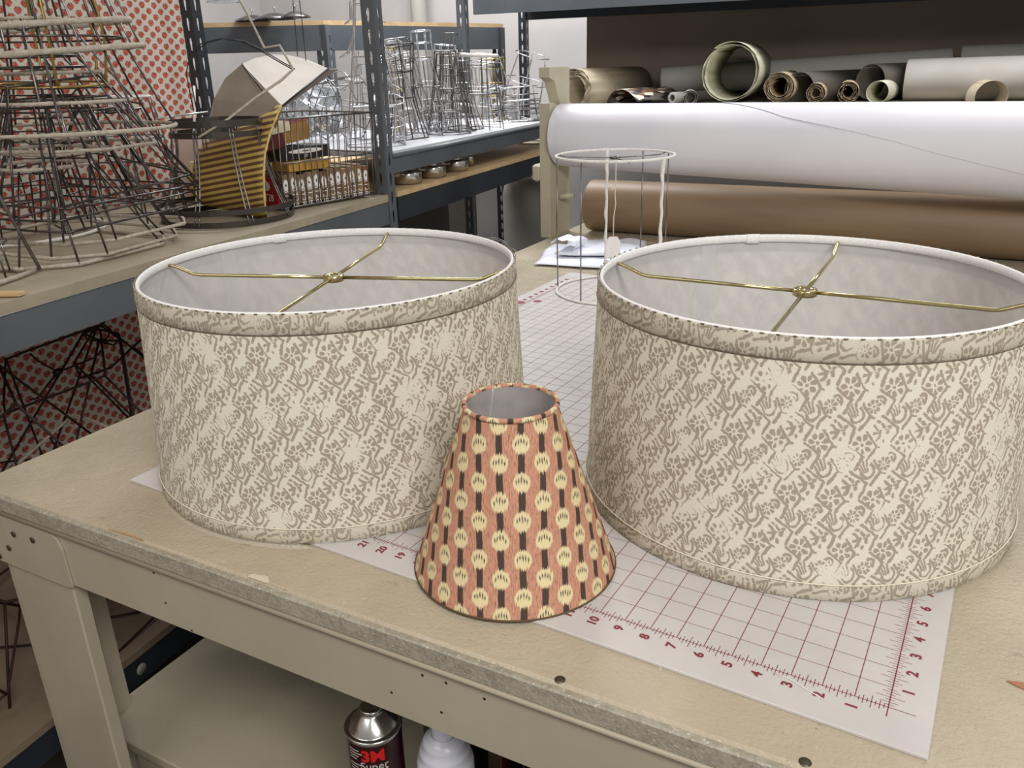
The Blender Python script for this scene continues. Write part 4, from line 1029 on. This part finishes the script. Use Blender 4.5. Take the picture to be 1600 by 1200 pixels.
lay = [('wide frame lying on its side behind the basket', 548, 215, (.11, .0), (.06, .12), 'hex', (1.35, .2)),
       ('silver frame with long curved ribs lying behind the basket', 520, 212, (.12, 0), (.05, .14), 'round', (1.2, -.5)),
       ('upright silver frame half hidden by the slotted post', 560, 205, (.07, 0), (.055, .17), 'oct', (0, .05)),
       ('dark wire frame lying low behind the basket', 500, 216, (.1, 0), (.06, .1), 'round', (1.4, .4))]
for l, u, v, a, b, sh, tt in lay:
    frame(l, pf(u, v) + Vector((0, 0, .09 if tt[0] > 1 else 0)), [a, b], sh, 8, 'wire_bright' if 'silver' in l else 'wire', rings=(.5,), tilt=tt, spider=False, group='wire frames behind the basket')

# ------------------------------------------------------------------ polished lamp bodies on the plywood board
for i, (l, u, v) in enumerate((('polished round lamp body nearest the slotted post on the plywood board', 637, 286), ('second polished round lamp body, with wire loop, on the plywood board', 676, 276),
                               ('third polished round lamp body on the plywood board', 712, 266), ('small polished lamp part at the right end of the plywood board', 734, 259))):
    p = spot(u, v, .178); r = .042 if i < 3 else .014
    c = thing('lamp_body', l, 'lamp part', (p.x, p.y, .1785), group='polished lamp bodies on the plywood board')
    MB().lathe([(.001, 0), (r, 0), (r, .03), (r * .95, .033), (r * .4, .034)], 32).build('base', M['chrome'], c)
    if i != 0: MB().lathe([(r * .42, .03), (r * .42, .075), (.001, .075)], 24).build('stem', M['chrome'], c)
    else: MB().tube([(-.02, 0, .04), (-.005, .01, .05), (.03, 0, .055)], .005, 8).build('stem', M['chrome'], c)
    if i in (1, 2): MB().tube([(.04 * cos(a), -.03, .035 + .035 * sin(a)) for a in [pi * j / 8 for j in range(9)]], .0018, 5).build('wire_loop', M['wire'], c)
MB().box(-.56, -.552, 1.2, 2.56, .0, .1 - FZ).build('shadow_backing', M['dark_roll_and_shadow'], ub); MB().box(-1.9, -.62, 2.93, 2.94, .0, .12 - FZ).build('shadow_backing', M['dark_roll_and_shadow'], ub)  # added dark sheets standing for the shade below the boards
rp = thing('rope_coil', 'loosely coiled rope on the shelf under the paper rolls', 'rope', spot(828, 222, .182))
MB().tube([(.05 * cos(a) * (1 + .2 * sin(a * .37)), .035 * sin(a), .004 + .0014 * a) for a in [j * .35 for j in range(70)]], .004, 6).build('rope', M['cord'], rp)
# wires low behind the table
for i, (u, v, d, r) in enumerate(((672, 392, 2.5, .055), (768, 395, 2.7, .07), (790, 400, 2.75, .05))):
    p = along(u, v, d)
    frame(('wire frame standing low behind the left drum', 'larger wire frame low under the roll shelf', 'smaller wire frame low under the roll shelf')[i], (p.x, p.y, p.z - .02), [(r, 0), (r * .9, .05)], 'round', 5, 'wire', tilt=(1.35, 0), rz=.6, spider=False)
MB().box(-.5, .1, 1.3, 2.5, .42, .44).build('shelf_board', M['steel_dark'], ub)
wb = thing('white_bin', 'tall rounded white bin standing behind the roll stand', 'bin')
p = along(822, 300, 3.9); hb_ = height_over(p, 280) - FZ; wb.location = (p.x, p.y, FZ)
MB().lathe([(.11, 0), (.11, hb_ - .06), (.1, hb_ - .02), (.07, hb_), (.001, hb_ + .005)], 32).build('body', M['roll_grey'], wb)

# ------------------------------------------------------------------ paper rolls on the back shelf
def spiral_roll(label, s, t, z, r, L, ang, m, turns=4, gap=.004, core=.5, th=.0008, name='paper_roll', group=None, lump=.0, tiltz=0., cat='paper roll', end=None):
    "a sheet rolled up; the axis starts at the end facing the room"
    o = thing(name, label, cat, G(s, t, z + r), rot=(0, 0, PH + ang), group=group)
    mb = MB(); N = int(40 * turns); vs = []; rnd = random.Random(label)
    off = [rnd.uniform(-lump, lump) for _ in range(turns * 9 + 2)]
    for i in range(N + 1):
        f = i / N; a = f * turns * 2 * pi; rr = r - gap * turns * (1 - f) if core is None else r * (core + (1 - core) * f)
        x = f * turns * 9; k = int(x); rr += (off[k] * (1 - (x - k)) + off[min(k + 1, len(off) - 1)] * (x - k))
        rr = min(rr, r)
        for y in (0 + rnd.uniform(-1, 1) * lump * 2, L): vs.append((rr * cos(a + 2.2), y, rr * sin(a + 2.2)))
    mb.add(vs, [(2 * i, 2 * i + 1, 2 * i + 3, 2 * i + 2) for i in range(N)], 0, True)
    b = mb.build('rolled_sheet', m, o); md = b.modifiers.new('s', 'SOLIDIFY'); md.thickness = th; md.offset = -1
    return o
rs_ = .18
L2 = rs_ + .153
spiral_roll('fat cream roll of many layers at the left end of the roll shelf', -.02, 2.62, L2 - .035, .088, .52, -.25, M['roll_cream'], 6, core=.62, lump=.003)
spiral_roll('wide open pale ring of curled paper standing tallest on the roll shelf', -.655, 2.55, L2 + .001, .11, .5, .02, M['roll_green'], 2, core=.82, lump=.004)
spiral_roll('tan roll with ragged layered end right of the wide open ring', -.835, 2.55, L2, .056, .5, .0, M['roll_tan'], 5, core=.55, lump=.0025)
spiral_roll('small tan roll with ragged end, second right of the wide ring', -.965, 2.54, L2, .035, .5, .0, M['roll_tan'], 4, core=.4, lump=.002)
spiral_roll('small ragged tan roll between the second one and the cream tube', -1.075, 2.53, L2, .038, .5, .02, M['roll_tan'], 5, core=.45, lump=.003)
spiral_roll('smooth pale cream tube at the right of the ragged rolls', -1.17, 2.52, L2, .037, .55, -.15, M['roll_green'], 1, core=.99)
spiral_roll('small half hidden roll in front of the big roll at right', -1.52, 2.5, L2 - .03, .05, .5, .1, M['roll_cream'], 1, core=.99)
spiral_roll('pale roll end low beside the wide open ring', -.5, 2.62, L2 - .01, .03, .45, .2, M['roll_grey'], 2, core=.6)
def long_roll(label, a, b, r, m, name='paper_roll', band=None, open_=None):
    a, b = Vector(a), Vector(b); o = thing(name, label, 'paper roll', a); o.rotation_mode = 'QUATERNION'; o.rotation_quaternion = (b - a).to_track_quat('Z', 'Y'); L = (b - a).length
    MB().lathe([(r * .55, 0.002), (r * .99, 0), (r, .004), (r, L - .004), (r * .99, L), (r * .3, L)], 40).build('wound_paper', m, o)
    if open_: MB().lathe([(r * .55, .002), (r * .52, .2), (.001, .2)], 30).build('core', M['dark_roll_and_shadow'], o)
    if band: MB().lathe([(r + .0008, L * band), (r + .0012, L * band + .006), (r + .0008, L * band + .012)], 40).build('tie', M['wire_dark'], o)
    return o
long_roll('long grey-white roll lying across the back of the roll shelf', G(-.3, 3.0, L2 + .075), G(-1.42, 3.1, L2 + .12), .058, M['roll_grey'], band=.18)
long_roll('big white roll with open dark end at the right of the roll shelf', G(-1.26, 2.72, L2 + .07), G(-2.2, 2.62, L2 + .075), .072, M['roll_grey'], open_=True)
long_roll('large dim grey roll behind the big one at the right edge', G(-1.45, 3.05, L2 + .1), G(-2.2, 3.0, L2 + .1), .085, M['roll_grey'])
spiral_roll('dark backed sheet curling up behind the ragged tan rolls', -1.14, 2.7, L2 + .005, .062, .45, -.6, M['dark_roll_and_shadow'], 1, core=.97)
spiral_roll('dark backed sheet arched over the first ragged tan roll', -.9, 2.62, L2 - .02, .064, .4, -.5, M['dark_roll_and_shadow'], 1, core=.97)
# arched printed sheet
pm = mat('printed_sheet', (190, 180, 160), .5); n_ = NT(pm); vv = n_.n('ShaderNodeTexVoronoi'); n_.put(vv.inputs[0], n_.vm('MULTIPLY', n_.obj(), Vector((60, 25, 60)))); vv.inputs['Scale'].default_value = 1.
cr = n_.n('ShaderNodeValToRGB'); n_.t.links.new(vv.outputs['Color'], cr.inputs[0]); cr.color_ramp.interpolation = 'CONSTANT'
for i, (p_, c_) in enumerate(((0, (30, 28, 28)), (.3, (120, 84, 60)), (.45, (214, 206, 190)), (.62, (96, 92, 86)), (.78, (40, 34, 30)))):
    e_ = cr.color_ramp.elements[i] if i < 2 else cr.color_ramp.elements.new(p_); e_.position = p_; e_.color = lin(c_)
n_.t.links.new(cr.outputs[0], n_.b.inputs['Base Color'])
po = thing('printed_sheet', 'arched sheet with a dark printed pattern between the fat cream roll and the ring', 'paper sheet', G(-.235, 2.56, L2 - .02), PH - .45)
mb = MB(); vs = []
for i in range(25):
    a = radians(175) - radians(150) * i / 24
    for y in (0, .14, .28): vs.append((.075 * cos(a) + (.02 * max(0, i - 16) / 8), y, .078 * sin(a) + .0))
b = mb.add(vs, [(i * 3 + k, i * 3 + k + 1, i * 3 + k + 4, i * 3 + k + 3) for i in range(24) for k in (0, 1)], 0, True).build('sheet', pm, po); md = b.modifiers.new('s', 'SOLIDIFY'); md.thickness = .0012
long_roll('pale flat folded roll end lying left of the wide ring', G(-.42, 2.66, L2 + .02), G(-.56, 2.9, L2 + .02), .022, M['roll_grey'])

# ------------------------------------------------------------------ under the table: spray can, bottle, wire file rack
LSZ = -.45
can = thing('spray_can', 'dark red spray adhesive can on the shelf under the table', 'spray can', (-.529, -.036, LSZ + .0005))
mred = mat('dark_red_label', (44, 8, 10), .25)
R_ = .033
MB().lathe([(.001, 0), (R_, 0), (R_, .004), (R_, .211)], 40).build('body', mred, can)
MB().lathe([(r__, z__ + .015) for r__, z__ in [(R_, .196), (R_ + .0012, .198), (R_ + .0012, .2015), (R_ - .001, .203), (R_ - .003, .2015), (R_ - .0045, .204), (R_ - .010, .212), (R_ - .019, .2195), (.0125, .221), (.012, .2235), (.0135, .2245), (.0135, .227), (.011, .228), (.009, .226), (.001, .226)]], 40).build('dome', M['chrome'], can)
face = atan2(CAM.y + .032, CAM.x + .522)
def wrapM(r, z0, a0):
    def f(co): a = a0 + co.x / r; return Vector(((r + .0004 + co.z) * cos(a), (r + .0004 + co.z) * sin(a), z0 + co.y))
    return f
lt = MB()
text_mb(lt, '3M', .022, wrapM(R_, .197, face - .12), 0, .0001, offset=.0009)
text_mb(lt, 'Super', .0145, wrapM(R_, .1825, face - .1), 1, .0001)
text_mb(lt, '77', .030, wrapM(R_, .165, face - .1), 1, .0001, offset=.001)
text_mb(lt, 'Multipurpose', .0085, wrapM(R_, .149, face + .25), 2, .0001); text_mb(lt, 'Adhesive', .0085, wrapM(R_, .141, face + .3), 2, .0001)
for i in range(14):
    w_ = .014 + .004 * sin(i * 1.7)
    if i % 5 == 4: continue
    a0 = face - 1.05; z = .203 - .0042 * i
    lt.add([wrapM(R_, 0, a0)(Vector((w_ * j / 4, z + dz, 0))) for j in range(5) for dz in (0, .0016)], [(2 * j, 2 * j + 2, 2 * j + 3, 2 * j + 1) for j in range(4)], 1)
lt.build('lettering', [mat('red_ink', (196, 22, 26), .4), mat('silver_ink', (190, 186, 180), .4), mat('gold_ink', (170, 140, 50), .4)], can)
bt = thing('white_bottle', 'white ridged plastic bottle beside the spray can', 'bottle', (-.449, -.005, LSZ + .0005))
mw = mat('white_plastic', (214, 216, 228), .25)
MB().lathe([(.001, 0), (.033, 0), (.034, .004), (.034, .172), (.0325, .179), (.0295, .183), (.0305, .188), (.029, .193), (.0255, .197), (.026, .201), (.024, .206), (.0185, .210), (.0145, .213)], 40).build('body', mw, bt)
MB().lathe([(.014, .21), (.014, .23), (.011, .233), (.001, .233)], 24).build('cap', mw, bt)
f2 = atan2(CAM.y + .005, CAM.x + .449); lt = MB()
for i, s_ in enumerate(('LUBES.', 'CLEANS', 'COILS')): text_mb(lt, s_, .0095, wrapM(.034, .166 - i * .0098, f2 - .42), 0, .0001, offset=.0004)
lt.add([wrapM(.034, 0, f2 + .1)(Vector((.016 * j / 4, z, 0))) for j in range(5) for z in (.1, .168)], [(2 * j, 2 * j + 2, 2 * j + 3, 2 * j + 1) for j in range(4)])
lt.build('lettering', mat('navy_ink', (22, 22, 66), .4), bt)
rk = thing('file_rack', 'black rack of thin upright folders beside the white bottle', 'rack', (-.40, .02, LSZ + .0005), radians(12))
MB().box(0, .26, 0, .18, 0, .01).build('base', M['black'], rk)
for k in range(9): MB().box(.01 + .028 * k, .0118 + .028 * k, .002, .17, .01, .215, bev=.0003).build('folder', M['wire_dark'] if k % 3 else mat('maroon_folder', (80, 24, 28), .5), rk)
bc = thing('black_canister', 'black textured canister behind the spray can', 'canister', (-.50, .085, LSZ + .0005))
MB().lathe([(.001, 0), (.042, 0), (.042, .24), (.036, .25), (.001, .25)], 32).build('body', mat('black_ribbed', (26, 26, 34), .5), bc)

# ------------------------------------------------------------------ rusty frames on the low board, left
rust = 'rusty wire frames heaped on the low board at left'
LB = -.528
for i, (l, s, t, z, a, b, sh, n, tt, rz) in enumerate((
    ('widest rusty hexagon frame propped up on the low board', .36, .2, .0, (.27, 0), (.12, .42), 'hex', 6, (.4, .15), .4),
    ('rusty square pyramid frame leaning on the low board, seen left of the drum', .36, .5, .0, (.22, 0), (.1, .42), 'square', 4, (.3, -.25), .9),
    ('low rusty frame with round corners at the front of the low board', .22, .1, .0, (.19, 0), (.1, .16), 'cut', 8, (.1, .1), .2),
    ('rusty frame with pointed crown behind the others on the low board', .45, .38, .0, (.2, 0), (.04, .46), 'penta', 5, (-.2, .25), .1),
    ('small rusty drum frame at the right of the low heap', .34, .7, .16, (.17, 0), (.13, .26), 'oct', 6, (.5, -.4), .3),
    ('flat rusty round frame lying under the heap on the low board', .25, .32, .0, (.2, 0), (.16, .08), 'round', 8, (.05, .1), .7),
    ('rusty frame with one cotton-wound rail on the low board', .3, .34, .06, (.16, 0), (.11, .16), 'square', 6, (.4, .2), .1))):
    lift = a[0] * sin(max(abs(tt[0]), abs(tt[1])))
    frame(l, G(s, t, LB + z + lift), [a, b], sh, n, 'wire_rust', rz=rz, tilt=tt, group=rust, rw=.0026, wrap=(1,) if 'cotton' in l else (), spider=(i in (1, 3)))
for i, (l, s, t, tt) in enumerate((('rusty open frame lying on the low board beyond the table leg', .22, -.12, (.4, .2)), ('second rusty frame on the low board beyond the table leg', .35, -.25, (.3, -.4)))):
    frame(l, G(s, t, LB + .07), [(.17, 0), (.08, .18)], 'hex', 6, 'wire_rust', tilt=tt, rz=.5 * i, group=rust, rw=.0026, spider=False)
# crumpled clear film by the rear post
fm = mat('clear_film', (214, 220, 226), .12); fm.node_tree.nodes['Principled BSDF'].inputs['Transmission Weight'].default_value = .75; fm.node_tree.nodes['Principled BSDF'].inputs['IOR'].default_value = 1.2
cf = thing('plastic_film', 'crumpled clear plastic film bundle beyond the rear slotted post', 'plastic film', G(.75, 1.75, .176))
mb = MB(); rnd = random.Random(3); vs = []; nu, nv = 26, 18
for j in range(nv + 1):
    for i in range(nu):
        a = 2 * pi * i / nu; f = pi * j / nv; r = .15 * (1 + rnd.uniform(-.22, .22)); vs.append((r * 1.3 * sin(f) * cos(a), r * sin(f) * sin(a), .17 + .17 * cos(f) * (1 + rnd.uniform(-.1, .1))))
mb.add(vs, [(j * nu + i, j * nu + (i + 1) % nu, (j + 1) * nu + (i + 1) % nu, (j + 1) * nu + i) for j in range(nv) for i in range(nu)])
mb.build('film', fm, cf)
MB().box(-.98, -.62, 1.45, 2.1, .168 - FZ, .176 - FZ).build('shelf_board', M['ply'], uc)
gc = thing('clear_cylinder', 'clear ribbed plastic cylinder standing behind the rear slotted post', 'cylinder'); p = along(356, 60, 2.9); gc.location = (p.x, p.y, .692)
MB().lathe([(.05, 0)] + [(.05 + .004 * (k % 2), .02 + k * .012) for k in range(22)], 24).build('body', fm, gc)
